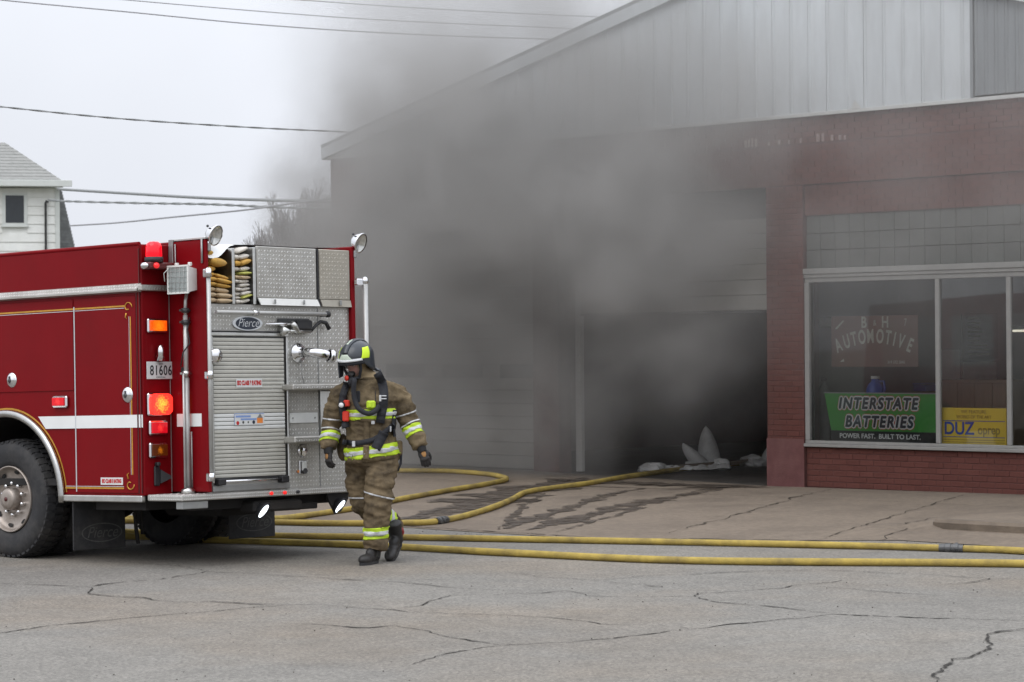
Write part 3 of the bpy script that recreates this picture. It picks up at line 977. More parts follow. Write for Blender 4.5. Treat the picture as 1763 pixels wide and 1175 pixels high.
onwall("notice", "pale sheet of paper on the shop wall left of the price board", "paper", 3.02, 3.56, 1.40, 1.80, 'paper')
onwall("notice", "pale sheet of paper on the shop wall under the price board", "paper", 3.62, 4.4, 1.36, 1.63, 'paper')
onwall("notice", "small pale green sheet at the left end of the brown red sign board", "paper", .50, .83, 2.10, 2.21, 'paper')
o = thing("gas_cylinder", "pale grey cylinder standing in the left corner of the shop window", "cylinder", at_b(.455, .52, .15))
MB().lathe([(0, 0), (.07, 0), (.072, .02), (.072, 1.12), (.05, 1.2), (.02, 1.23), (.02, 1.27), (0, 1.27)], n=16).build("tank", M['int_ceil'], o)
MB().box(-.03, .03, -.02, .02, 1.271, 1.31, .004).build("valve", M['dark_metal'], o)
o = thing("storage_bin", "low blue bin on the shop wall between the two left panes", "bin", at_b(.36, 2.5, 1.26))
MB().box(0, .2, 0, .45, 0, .09, .008).build("tray", M['jug_blue'], o)
MB().box(-.0, .016, -.01, .46, .091, .105, .003).build("rim", M['jug_blue'], o)
M['tube_light'] = mat("lit_lamp_tube", (1, 1, 1), .4, emit=(1.0, .93, .75), estr=.9)
o = thing("ceiling_lamp", "lit strip lamp hanging deep in the shop at the right edge", "lamp", at_b(1.24, 3.45, 2.0))
MB().box(0, 1.2, -.05, .05, .05, .09, .005).build("housing", M['white_paint'], o)
MB().cyl((.02, 0, .035), (1.18, 0, .035), .014, n=8).build("tube", M['tube_light'], o)
MB().box(.2, .21, -.005, .005, .091, 1.405).box(1.0, 1.01, -.005, .005, .091, 1.405).build("hanger", M['dark_metal'], o)
# a small red tail lamp reflected low in the window belongs to the fire truck and needs no object of its own
# ------------------------------------------------------------------ the fire truck
# local axes: x across from the driver's side, y from the rear towards the front, z up
TM = frame((-2.801515, 21.192982, 0.051714), (0.64531, 0.763863, -0.009416), (-0.76382, 0.644976, -0.024194), (-0.012407, 0.022805, 0.999663))
truck = thing("fire_truck", "red fire truck with a tread plate rear, lit lamps and an open hose bed", "fire truck", TM)
def part(mb, name, m, parent=None, Mx=None):
    return mb.build(name, M[m] if isinstance(m, str) else [M[k] for k in m], parent or truck, Mx)
T3 = Matrix.Translation
SC_ = .449        # depth of the recessed corner
TOPZ, BOTZ = 2.735, .582
WY = 2.29         # rear axle
# --- side skins with a wheel arch
def side_skin(x0, off):
    pts = [(x0, SC_, BOTZ)]
    a0 = math.asin((BOTZ - .53) / .77)
    pts.append((x0, WY - .77 * math.cos(a0), BOTZ))
    for i in range(1, 24):
        a = PI - a0 - (PI - 2 * a0) * i / 24
        pts.append((x0, WY + .77 * math.cos(a), .53 + .77 * math.sin(a)))
    pts += [(x0, WY + .77 * math.cos(a0), BOTZ), (x0, 4.6, BOTZ), (x0, 4.6, TOPZ), (x0, SC_, TOPZ)]
    return MB().prism(pts, (off, 0, 0))
part(side_skin(.0, .04), "body_side", 'red')
part(side_skin(2.49, -.04), "body_side", 'red')
# crown moulding along the top
part(MB().tube([(.012, SC_ + .03, TOPZ + .004), (.012, 4.6, TOPZ + .004)], .02, 8), "top_rail", 'red')
# corner panels facing the rear, fins
part(MB().box(.0, .3185, SC_ - .004, SC_ + .03, BOTZ, TOPZ, .006), "corner_panel", 'red')
part(MB().box(2.17, 2.49, SC_ - .004, SC_ + .03, BOTZ, TOPZ, .006), "corner_panel", 'red')
part(MB().box(.3225, .362, -.012, SC_ + .6, .60, 2.764, .008), "rear_fin", 'red')
part(MB().box(2.118, 2.168, -.012, SC_ + .6, .60, 2.764, .008), "rear_fin", 'red')
# inner side walls of the hose bed and body floor / roof deck
part(MB().box(.363, .40, SC_, 4.5, 2.2, 2.70).box(2.08, 2.117, SC_, 4.5, 2.2, 2.70).box(.041, .362, SC_ + .61, 4.58, 2.66, 2.70).box(2.17, 2.449, SC_ + .61, 4.58, 2.66, 2.70), "bed_wall", 'plate')
part(MB().box(.41, 2.07, .04, 4.5, 2.16, 2.195), "bed_floor", 'dark_metal')
part(MB().box(.041, 2.449, SC_ + .6, 4.59, .66, .72).box(.041, 2.449, 4.55, 4.6, .66, 2.66), "body_floor", 'under')
# --- compartment doors on the driver's side
def door(y0, y1, z0, z1, name="compartment_door"):
    return part(MB().box(-.0085, -.0005, y0, y1, z0, z1, .004), name, 'red')
d1 = door(.520, 1.330, .600, 2.300)
d2 = door(1.345, 3.18, 1.497, 2.300)
d3 = door(3.2, 4.55, .600, 2.300)
for dd, (hy, hz) in ((d1, (.636, 1.447)), (d2, (2.20, 1.607)), (d3, (3.35, 1.45))):
    part(MB().lathe([(.0, .022), (.03, .026), (.04, .014), (.052, .012), (.066, .006), (.068, 0)], (-.009, hy, hz), (-1, 0, 0), 24), "door_handle", 'chrome', dd)
    part(MB().box(-.04, -.03, hy - .012, hy + .012, hz - .03, hz + .035, .004).ell((-.034, hy, hz - .005), (.012, .02, .02), 10, 6), "latch", 'dark_metal', dd)
part(MB().box(-.0125, -.009, 1.318, 1.330, .61, 2.23), "door_edge_line", 'silver', d1)  # thin silver line down the door's front edge
part(MB().box(-.006, -.0005, .506, .514, .60, 2.32).box(-.006, -.0005, .47, .478, .6, 2.70), "panel_seam", 'red_dark')
# --- gold pinstripes (thin leaf) with corner curls
def strip_yz(y0, y1, z0, z1, x=-.0105):
    return MB().box(x - .0012, x, y0, y1, z0, z1)
g = MB()
g.box(-.0105, -.009, .655, 3.17, 2.205, 2.219)
g.box(-.0105, -.009, .578, .592, .76, 2.12)
g.box(-.0105, -.009, .70, 1.48, .636, .650)
part(g, "pinstripe", 'gold')
g = MB()
n = 30
vs, fs = [], []
for i in range(n + 1):
    a = .09 + (PI - .18) * i / n
    for r in (.812, .828):
        vs.append((-.0012, WY + r * math.cos(a), .53 + r * math.sin(a)))
for i in range(n):
    fs.append((2*i, 2*i+1, 2*i+3, 2*i+2))
g.add(vs, fs)
part(g, "pinstripe", 'gold')
g = MB()
g.box(-.0105, -.009, .66, 3.17, 2.192, 2.197).box(-.0105, -.009, .60, .605, .76, 2.12).box(-.0105, -.009, .70, 1.47, .655, .66)
part(g, "pinstripe", 'silver')
def curl(cy, cz, sy, sz):
    mb = MB()
    P = [(-.0115, cy + sy * (.055 * math.cos(a) * (1 - a / 8)), cz + sz * (.05 * math.sin(a) * (1 - a / 8))) for a in [i * .35 for i in range(16)]]
    mb.tube(P, .0055, 5)
    P = [(-.0115, cy - sy * .02, cz - sz * .05), (-.0115, cy - sy * .035, cz - sz * .085), (-.0115, cy - sy * .015, cz - sz * .10)]
    mb.tube(P, [.008, .006, .002], 5)
    return mb
part(curl(.612, 2.20, -1, 1), "pinstripe_curl", 'gold')
part(curl(.618, .675, -1, -1), "pinstripe_curl", 'gold')
# --- white reflective stripe
g = MB()
g.prism([(-.0112, .515, 1.164), (-.0112, .515, 1.274), (-.0112, 1.835, 1.274), (-.0112, 1.735, 1.164)], (.0016, 0, 0))
g.box(-.0035, -.0015, SC_ + .004, .504, 1.164, 1.274)
part(g, "reflective_stripe", 'reflective')
part(MB().box(.3185, .3215, .065, .375, 1.164, 1.274), "reflective_stripe", 'reflective')
# --- fender ring of polished metal
P = [(-.022, WY + .775 * math.cos(a), .53 + .775 * math.sin(a)) for a in [-.02 + (PI + .04) * i / 40 for i in range(41)]]
part(MB().tube(P, .036, 10, flat=.8), "fender_ring", 'steel')
# wheel housing
mb = MB()
N = 24
vs, fs = [], []
for i in range(N + 1):
    a = PI * i / N
    for x in (.045, .72):
        vs.append((x, WY + .765 * math.cos(a), .53 + .765 * math.sin(a)))
for i in range(N): fs.append((2*i, 2*i+1, 2*i+3, 2*i+2))
mb.add(vs, fs)
mb.box(.72, .74, WY - .77, WY + .77, .5, 1.3)
part(mb, "wheel_housing", 'under')
# --- rub rail and tread plate overhang
part(MB().box(-.03, .02, SC_ + .005, 1.52, .524, .580, .008), "rub_rail", 'alu')
part(MB().box(-.03, .02, 3.06, 4.6, .524, .580, .008), "rub_rail", 'alu')
oh = MB()
oh.prism([(.0, .449, 2.325), (-.055, .449, 2.335), (-.055, .449, 2.35), (-.0, .449, 2.40)], (0, 4.1, 0))
oh = part(oh, "overhang_trim", 'plate')
dm = MB()
def ridge_strip(mb, p, u, v, n, L=.014, Wd=.0055, h=.003):
    """one raised lozenge of tread plate at p, long axis u, plane normal n"""
    mb.add([p - u * L, p + v * Wd, p + u * L, p - v * Wd, p + n * h], [(0, 1, 4), (1, 2, 4), (2, 3, 4), (3, 0, 4)])
def tread(mb, o, ux, uz, nn, w, h, pitch=.036, skip=None, L=.015):
    o, ux, uz, nn = Vector(o), Vector(ux), Vector(uz), Vector(nn)
    nx, nz = int(w / pitch), int(h / pitch)
    for i in range(nx):
        for j in range(nz):
            a, c = (i + .5) * pitch, (j + .5) * pitch
            if skip and skip(a, c): continue
            s = 1 if (i + j) % 2 else -1
            u = (ux + uz * s).normalized(); v = (ux * -s + uz).normalized()
            ridge_strip(mb, o + ux * a + uz * c, u, v, nn, L, .006)
nrm = Vector((-.05, 0, .055)).normalized()
tread(dm, (-.054, .46, 2.352), (0, 1, 0), Vector((.055, 0, .05)).normalized(), nrm, 2.4, .072, .034)
tag(part(dm, "tread_pattern", 'stud', oh), kind='stuff')
part(MB().box(-.05, .262, SC_ - .055, SC_ - .006, 2.335, 2.385, .008), "overhang_trim", 'plate')
for k in range(9):
    x = -.03 + k * .032
    part(MB().prism([(x, SC_ - .0565, 2.34), (x + .008, SC_ - .0565, 2.34), (x + .028, SC_ - .0565, 2.38), (x + .02, SC_ - .0565, 2.38)], (0, -.004, 0)), "trim_rib", 'alu')

# --- the rear face
YR = .03
def rear_skip(a, c):
    x, z = .365 + a, .60 + c
    return (.40 < x < 1.335 and z < 1.965) or (1.33 < x < 1.71 and 1.15 < z < 1.28) or (.65 < x < 1.03 and 1.97 < z < 2.13)
rp = part(MB().box(.364, 2.117, YR, YR + .03, .59, 2.215), "rear_panel", 'plate')
tp = MB(); tread(tp, (.366, YR - .0005, .60), (1, 0, 0), (0, 0, 1), (0, -1, 0), 1.75, 1.6, .0355, rear_skip)
tag(part(tp, "tread_pattern", 'stud', rp), kind='stuff')
part(MB().box(1.708, 1.714, YR - .006, YR, .6, 2.2), "panel_joint", 'grey_metal')
# roller shutter
x0, x1, z0, z1 = .415, 1.262, .715, 1.925
sh = part(MB().box(x0 - .01, x1 + .012, YR - .012, YR - .001, z0 - .02, z1 + .01), "roller_shutter", 'dark_metal')
ns = 35
hh = (z1 - z0) / ns
for k in range(ns):
    z = z0 + hh * k
    white = 1.125 < z + hh / 2 < 1.27
    mb = MB().prism([(x0, YR - .0135, z + .002), (x0, YR - .0185, z + .005), (x0, YR - .0200, z + hh * .55), (x0, YR - .0180, z + hh - .003), (x0, YR - .0135, z + hh - .0015)], (x1 - x0, 0, 0))
    part(mb, "slat", 'shutter_white' if white else 'shutter', sh)
part(MB().box(x1 + .022, x1 + .05, YR - .034, YR - .001, z0 - .04, z1 + .012, .006), "shutter_frame", 'alu')
part(MB().box(x0 - .035, x0 - .012, YR - .034, YR - .001, z0 - .04, z1 + .012, .006), "shutter_frame", 'alu')
part(MB().box(x0 - .035, x1 + .05, YR - .034, YR - .001, z1 + .014, z1 + .045, .006), "shutter_frame", 'alu')
part(MB().box(x0 - .03, x1 + .05, YR - .030, YR - .001, z1 + .047, z1 + .058, .003), "shutter_seal", 'black')
part(MB().tube([(x0 + .03, YR - .05, .686), (x1 - .02, YR - .05, .686)], .012, 8), "lift_bar", 'chrome')
for xx in (x0, x1 - .09):
    part(MB().box(xx, xx + .09, YR - .07, YR - .001, .655, .712, .008), "lift_bar_latch", "black")
part(MB().box(x0 - .03, x1 + .05, YR - .025, YR - .001, .600, .652, .004), "door_sill", 'grey_metal')
# stickers on the shutter
def rtext(s, size, m, x, z, y, parent=None, sx=1.0, shear=0, **k):
    return text_mesh(s, size, M[m], parent or truck, T3((x, y, z)) @ Matrix.Rotation(PI / 2, 4, 'X'), sx, shear, .0004, **k)
st = part(MB().box(.675, .985, YR - .0265, YR - .0245, 1.492, 1.568), "sticker", 'plate_white')
rtext("ISO CLASS 3 RATING", .052, 'decal_red', .83, 1.53, YR - .0275, st, .60, offset=.003)
st = part(MB().box(.645, 1.005, YR - .0265, YR - .0245, 1.166, 1.270), "sticker", 'plate_white')
part(MB().box(.648, 1.002, YR - .0275, YR - .027, 1.262, 1.268).box(.66, .84, YR - .0275, YR - .027, 1.232, 1.25).box(.72, .91, YR - .0275, YR - .027, 1.208, 1.224).box(.645, .65, YR - .0275, YR - .027, 1.17, 1.262), "printed_block", 'blue_print', st)
part(MB().cyl((.685, YR - .0267, 1.185), (.685, YR - .0275, 1.185), .017), "printed_dot", 'decal_red', st)
part(MB().cyl((.875, YR - .0267, 1.19), (.875, YR - .0275, 1.19), .016), "printed_dot", 'navy', st)
part(MB().cyl((.75, YR - .0267, 1.19), (.75, YR - .0275, 1.19), .012).cyl((.81, YR - .0267, 1.19), (.81, YR - .0275, 1.19), .009), "printed_dot", 'emboss', st)
part(MB().box(.915, .985, YR - .0275, YR - .0267, 1.18, 1.225), "printed_block", 'orange_print', st)
part(MB().prism([(.915, YR - .0267, 1.226), (.985, YR - .0267, 1.226), (.952, YR - .0267, 1.262)], (0, -.0008, 0)), "printed_block", 'grey_metal', st)
# maker's badge
def oval(cx, cz, rx, rz, y, th, n=32):
    return MB().prism([(cx + rx * math.cos(2*PI*i/n), y, cz + rz * math.sin(2*PI*i/n)) for i in range(n)], (0, -th, 0))
bd = part(oval(.838, 2.05, .18, .063, YR - .001, .012), "badge", 'silver')
part(oval(.838, 2.05, .145, .054, YR - .0135, .003), "badge_field", 'navy', bd)
rtext("Pierce", .105, 'silver', .838, 2.052, YR - .0175, bd, .95, .35, offset=-.001)
# folding steps, plates, inlets
def step(x0, x1, z0, z1):
    s_ = part(MB().box(x0, x1, -.13, YR - .001, z0, z1, .012), "folding_step", 'plate')
    q = MB(); tread(q, (x0 + .01, -.1305, z0 + .008), (1, 0, 0), (0, 0, 1), (0, -1, 0), x1 - x0 - .02, z1 - z0 - .01, .03)
    tag(part(q, "tread_pattern", 'stud', s_), kind='stuff')
step(1.235, 1.95, 1.462, 1.515)
step(1.245, 1.95, .995, 1.055)
part(MB().box(1.715, 1.86, YR - .02, YR - .007, 1.06, 1.455, .004), "step_bracket", 'alu')
part(MB().box(1.332, 1.688, YR - .010, YR - .001, 1.170, 1.262, .004), "cover_plate", 'shutter_white')
part(MB().cyl((1.37, YR - .014, 1.216), (1.37, YR - .0105, 1.216), .008, n=10).cyl((1.65, YR - .014, 1.216), (1.65, YR - .0105, 1.216), .008, n=10), "plate_screw", 'grey_metal')
dp = part(MB().lathe([(.0, .05), (.05, .05), (.052, .02), (.085, .018), (.088, 0)], (1.455, YR - .001, 1.795), (0, -1, 0), 24), "discharge_flange", 'chrome')
part(MB().tube([(1.455, YR - .04, 1.795), (1.455, YR - .13, 1.795), (1.475, YR - .2, 1.79), (1.53, YR - .24, 1.778), (1.60, YR - .26, 1.762)], [.042, .042, .044, .046, .046], 16), "discharge_elbow", 'chrome', dp)
part(MB().lathe([(.05, 0), (.06, 0), (.06, .05), (.045, .055), (.0, .055)], (1.585, YR - .257, 1.766), (.96, -.25, -.2), 20), "discharge_cap", 'chrome', dp)
part(MB().tube([(1.48, YR - .02, 1.71), (1.475, YR - .03, 1.60), (1.50, YR - .03, 1.52)], .003, 5), "cap_chain", 'grey_metal', dp)
part(MB().lathe([(.0, .022), (.045, .02), (.058, .008), (.06, 0)], (1.49, YR - .001, .925), (0, -1, 0), 20), "round_cap", 'chrome')
sk = part(MB().box(1.445, 1.535, YR - .012, YR - .001, .72, .84, .01), "shore_inlet", 'chrome')
part(MB().box(1.462, 1.518, YR - .034, YR - .0125, .745, .83, .008), "inlet_cover", 'shutter_white', sk)
part(MB().cyl((1.49, YR - .04, .745), (1.49, YR - .013, .745), .026, n=14), "inlet_plug", 'dark_metal', sk)
part(MB().cyl((1.43, YR - .012, .742), (1.43, YR - .002, .742), .012, n=10), "indicator_lamp", 'orange_print', sk)
part(MB().lathe([(.0, .05), (.055, .045), (.07, .015), (.072, 0)], (.412, YR - .036, 1.766), (0, -1, 0), 20), "round_knob", 'chrome')
# tool mount: nozzle and clamp
nz = part(MB().box(1.20, 1.60, YR - .022, YR - .001, 2.03, 2.10, .01), "tool_mount", 'dark_metal')
part(MB().tube([(1.02, YR - .05, 2.045), (1.2, YR - .05, 2.045), (1.36, YR - .05, 2.048)], [.006, .017, .017], 10), "nozzle_barrel", 'chrome', nz)
part(MB().lathe([(.0, 0), (.024, 0), (.03, .04), (.02, .1), (.02, .12)], (1.33, YR - .06, 2.06), (.7, 0, -.7), 14), "nozzle_tip", 'alu', nz)
part(MB().box(1.40, 1.585, YR - .075, YR - .023, 1.995, 2.085, .015), "clamp", 'black', nz)
part(MB().tube([(1.27, YR - .05, 1.985), (1.57, YR - .05, 1.985)], .016, 10).lathe([(0, 0), (.05, 0), (.018, .09), (.018, .1)], (1.21, YR - .05, 1.985), (1, 0, 0), 12), "spanner", 'alu', nz)
part(MB().tube([(1.58, YR - .05, 1.99), (1.64, YR - .05, 2.04), (1.70, YR - .05, 2.075), (1.77, YR - .05, 2.065), (1.81, YR - .05, 2.01)], [.012, .014, .016, .018, .02], 10), "hook", 'black', nz)
# grab rails
part(MB().tube([(.395, -.055, 2.14), (1.735, -.055, 2.14)], .0175, 12), "grab_rail", 'rail')
part(MB().lathe([(.0, 0), (.03, 0), (.03, .02), (.015, .04)], (1.77, -.055, 2.14), (-1, 0, 0), 14).box(1.745, 1.765, -.05, YR, 2.12, 2.15), "rail_end", 'black')
part(MB().lathe([(.02, -.03), (.024, -.03), (.024, .03), (.02, .03)], (.86, -.055, 2.14), (1, 0, 0), 14).box(.845, .875, -.05, YR, 2.125, 2.155), "rail_collar", 'chrome')
part(MB().tube([(.300, -.07, .70), (.300, -.07, 2.49)], .019, 12), "grab_rail", 'rail')
for z in (2.47, 1.60, .73):
    b_ = MB().box(.285, .34, -.062, -.011, z - .035, z + .035, .008).lathe([(.021, -.035), (.027, -.035), (.027, .035), (.021, .035)], (.300, -.07, z), (0, 0, 1), 14)
    if z > 2.4: b_.ell((.300, -.07, z + .03), (.027, .027, .02), 12, 6)
    part(b_, "rail_bracket", 'chrome')
part(MB().tube([(2.235, -.07, .70), (2.235, -.07, 2.42)], .026, 12), "grab_rail", 'rail')
for z in (2.44, 1.5, .74):
    part(MB().box(2.13, 2.22, -.075, -.03, z - .03, z + .03, .008).ell((2.235, -.07, z + .01), (.032, .032, .04), 12, 8), "rail_bracket", 'chrome')
# --- hose bed opening: divider, gates, tarp
part(MB().box(.658, .690, .012, 2.6, 2.216, 2.70, .004), "bed_divider", 'alu')
part(MB().box(.905, .938, .008, 2.6, 2.216, 2.715, .004), "bed_divider", 'alu')
part(MB().box(.37, .66, 1.6, 1.65, 2.216, 2.70).box(.69, .905, 1.6, 1.65, 2.216, 2.70), "bed_bulkhead", 'under')
gt = part(MB().box(.945, 1.680, .0, .028, 2.275, 2.728, .006), "bed_gate", 'plate')
q = MB(); tread(q, (.95, -.0005, 2.28), (1, 0, 0), (0, 0, 1), (0, -1, 0), .73, .445, .0355)
tag(part(q, "tread_pattern", 'stud', gt), kind='stuff')
part(MB().prism([(.950, -.002, 2.273), (.955, -.022, 2.235), (.965, -.022, 2.212), (1.70, -.022, 2.212), (1.685, -.002, 2.273)], (0, .012, 0)), "gate_lip", 'white_paint', gt)
for xx in (1.13, 1.49):
    part(MB().box(xx - .012, xx + .012, -.035, -.023, 2.225, 2.265, .005), "gate_latch", 'grey_metal', gt)
part(MB().prism([(1.682, -.006, 2.73), (1.702, -.006, 2.73), (1.702, -.006, 2.29), (1.722, -.016, 2.21), (1.706, -.016, 2.21), (1.682, -.006, 2.29)], (0, .03, 0)), "gate_gap_dark", 'black')  # black strip giving the dark gap between the gates its shade by colour
gt = part(MB().box(1.724, 2.115, .004, .028, 2.275, 2.728, .006), "bed_gate", 'plate_tan')
tag(gt, "tan tinted tread plate gate at the right")
q = MB(); tread(q, (1.728, .0035, 2.28), (1, 0, 0), (0, 0, 1), (0, -1, 0), .385, .445, .0355)
tag(part(q, "tread_pattern", 'stud_tan', gt), kind='stuff')
part(MB().prism([(1.726, .0, 2.273), (1.733, -.014, 2.235), (1.738, -.014, 2.212), (2.115, -.014, 2.212), (2.115, .0, 2.273)], (0, .012, 0)), "gate_lip", 'plate_tan', gt)
part(MB().box(1.95, 1.975, -.03, -.015, 2.225, 2.27, .004), "gate_latch", 'grey_metal', gt)
tv = MB()
prof = [(.37, 2.715), (.48, 2.722), (.6, 2.732), (.75, 2.740), (.95, 2.745), (1.4, 2.745), (1.75, 2.748), (2.1, 2.758)]
nY = 16
vs = []
for j in range(nY + 1):
    y = .112 + 4.2 * j / nY
    for (x, z) in prof:
        vs.append((x, y, z + .03 * math.sin(j * .9) * (1 if 0 < j else 0) * math.sin(PI * (x - .37) / 1.73)))
K = len(prof)
tv.add(vs, [(j*K+i, j*K+i+1, (j+1)*K+i+1, (j+1)*K+i) for j in range(nY) for i in range(K-1)], 0, True)
low = [(.366, 2.605), (.42, 2.603), (.48, 2.613), (.54, 2.638), (.60, 2.668), (.66, 2.700), (.72, 2.725), (.78, 2.735)]
tv.prism([(x, -.013 + (z - 2.6) * .9, z) for x, z in low] + [(x, -.013 + (z - 2.6) * .9, z) for x, z in [(.75, 2.7395), (.6, 2.7335), (.48, 2.7295), (.367, 2.7255)]], (0, .004, 0))
part(tv, "hose_bed_cover", 'vinyl')
# cap rails on the left rear corner
part(MB().box(.318, .366, -.014, .40, 2.7645, 2.785, .004), "cap_rail", 'alu')
part(MB().box(.308, .3215, .385, .44, 2.55, 2.783, .004), "corner_bracket", 'grey_metal')
part(MB().tube([(.312, .02, 2.56), (.312, .02, 2.77)], .009, 8).tube([(.312, .355, 2.33), (.312, .355, 2.74)], .006, 6), "corner_rod", 'grey_metal')
# --- rear step
stp = part(MB().box(.02, 2.48, -.004, SC_ - .012, .534, .588, .008), "rear_step", 'plate')
q = MB()
tread(q, (.03, -.0045, .538), (1, 0, 0), (0, 0, 1), (0, -1, 0), 2.43, .048, .024, L=.01)
tread(q, (.0195, .0, .538), (0, 1, 0), (0, 0, 1), (-1, 0, 0), SC_ - .03, .048, .024, L=.01)
tread(q, (.03, .0, .5885), (1, 0, 0), (0, 1, 0), (0, 0, 1), 2.4, SC_ - .03, .04)
tag(part(q, "tread_pattern", 'stud', stp), kind='stuff')
for x in (1.062, 1.226):
    part(MB().ell((0, 0, 0), (.021, .012, .016), 14, 8), "marker_light", 'L_reds', stp, T3((x, -.012, .563)))
part(MB().ell((0, 0, 0), (.021, .010, .016), 14, 8), "marker_light", 'dark_metal', stp, T3((1.392, -.010, .564)))
# --- underbody: frame rails, axle, mud flaps, lights below the step
part(MB().box(.72, .82, .1, 8.2, .62, .88).box(1.68, 1.78, .1, 8.2, .62, .88).box(.83, 1.67, .3, .5, .64, .86).box(.83, 1.67, 3.4, 3.6, .64, .86), "frame_rail", 'under')
part(MB().box(.9, 1.6, .5, 1.25, .36, .62, .05).box(.1, .6, SC_ + .1, 1.2, .45, .58), "tank", 'under')
part(MB().tube([(.3, WY, .53), (2.2, WY, .53)], .10, 14).ell((1.25, WY, .53), (.26, .26, .24), 16, 10), "rear_axle", 'under')
part(MB().box(.3, 2.2, SC_ - .25, SC_ - .18, .44, .53, .01), "tow_beam", 'under')
part(MB().box(.04, .34, .02, .10, .465, .532, .006), "step_bracket", 'grey_metal')
part(MB().box(.9, 1.5, .04, .24, .40, .50, .02).box(1.1, 1.75, .1, .3, .40, .46, .01), "tail_box", 'under')
for xx, ok in ((.0, 1), (1.87, 1)):
    fl = part(MB().box(xx + .005, xx + .605, 1.395, 1.41, .09, .60, .004), "mud_flap", 'rubber')
    n = 36
    ring = MB()
    vs, fs = [], []
    for i in range(n):
        a = 2*PI*i/n
        vs += [(xx + .33 + .235*math.cos(a), 1.3935, .235 + .085*math.sin(a)), (xx + .33 + .222*math.cos(a), 1.3935, .235 + .075*math.sin(a))]
    for i in range(n):
        j = (i+1) % n
        fs.append((2*i, 2*j, 2*j+1, 2*i+1))
    ring.add(vs, fs)
    part(ring, "emblem_ring", 'emboss', fl)
    rtext("Pierce", .14, 'emboss', xx + .33, .235, 1.3925, fl, 1.0, .35)
part(MB().tube([(.62, 1.3, .55), (.63, 1.28, .25), (.65, 1.28, .12)], .018, 6).tube([(.70, 1.3, .5), (.71, 1.29, .2)], .014, 6), "safety_chain", 'under')
for x, tilt in ((1.00, .55), (1.96, .55)):
    gl_ = part(MB().lathe([(.0, -.06), (.05, -.055), (.085, -.01), (.09, .0), (.082, .004)], (x, .03, .41), (.35, -.75, -.6), 20), "ground_light", 'black')
    part(MB().lathe([(.0, .012), (.05, .010), (.066, .005), (.066, .0)], (x, .03, .41), (.35, -.75, -.6), 20), "lens", 'L_ground', gl_)
part(MB().prism([(1.80, .04, .535), (2.12, .04, .535), (2.06, .04, .45), (1.98, .04, .36), (1.9, .04, .36), (1.84, .04, .45)], (0, .02, 0)), "light_bracket", 'under')

# --- corner panel lamps, licence plate, latch
YC = SC_ - .0045
def lamp(cx, cz, w, h, lens, bezel='chrome', th=.035, b=.012):
    o = part(MB().box(cx - w/2, cx + w/2, YC - th, YC, cz - h/2, cz + h/2, b), "warning_light", bezel)
    part(MB().box(-w/2 + .016, w/2 - .016, -.012, .0, -h/2 + .016, h/2 - .016, .008), "lens", lens, o, T3((cx, YC - th - .0005, cz)))
    return o
lamp(.150, 2.036, .225, .122, 'L_amber')
o = part(MB().box(.03, .288, YC - .03, YC, 1.262, 1.458, .04), "brake_light", 'chrome')
lens = MB()
for i in range(1): pass
lens.prism([(.122 * max(-1, min(1, 1.18 * math.cos(a))), 0, .092 * max(-1, min(1, 1.18 * math.sin(a)))) for a in [2*PI*i/40 for i in range(40)]], (0, -.03, 0))
part(lens, "lens", 'L_big', o, T3((.16, YC - .0305, 1.360)))
lamp(.145, 1.158, .21, .124, 'L_red')
lamp(.143, .966, .21, .130, 'L_amber_dim')
part(MB().lathe([(.0, 0), (.035, 0), (.034, .09), (.022, .13), (.0, .14)], (.165, YC - .045, 1.735), (0, 0, 1), 14).cyl((.165, YC - .045, 1.77), (.165, YC, 1.77), .03), "plate_lamp", 'chrome')
lp = part(MB().box(.035, .355, YC - .012, YC - .006, 1.577, 1.727, .004), "licence_plate", 'plate_white')
lp.matrix_local = T3((-.0, -.0, 0))
rtext("81606", .118, 'ink', .195, 1.648, YC - .0128, lp, .78, offset=.002, spacing=1.12)
rtext("Iowa", .026, 'navy', .195, 1.709, YC - .0128, lp, 1.0)
rtext("OFFICIAL", .02, 'ink', .195, 1.592, YC - .0128, lp, 1.3)
part(MB().box(.10, .165, YC - .02, YC, .66, .83, .01).box(.11, .15, YC - .05, YC, .83, .865, .01).prism([(.165, YC - .02, .80), (.25, YC - .06, .745), (.25, YC - .06, .72), (.165, YC - .02, .68)], (0, .02, 0)), "door_holder", 'black')
part(MB().box(.306, .3125, YC - .004, YC, .60, 2.32), "panel_seam", 'rail')
# side marker lamp above the wheel arch
o = part(MB().box(-.035, -.0005, 1.42, 1.62, 1.352, 1.452, .012), "warning_light", 'chrome')
part(MB().box(-.012, 0, -.08, .08, -.036, .036, .008), "lens", 'L_red', o, T3((-.0355, 1.525, 1.402)))
# ISO sticker low on the door
st = part(MB().box(-.0125, -.0095, .712, 1.00, .672, .735), "sticker", 'plate_white')
text_mesh("ISO CLASS 3 RATING", .044, M['decal_red'], st, T3((-.0135, .856, .703)) @ Matrix.Rotation(-PI/2, 4, 'Z') @ Matrix.Rotation(PI/2, 4, 'X'), .62, 0, .0004, offset=.003)
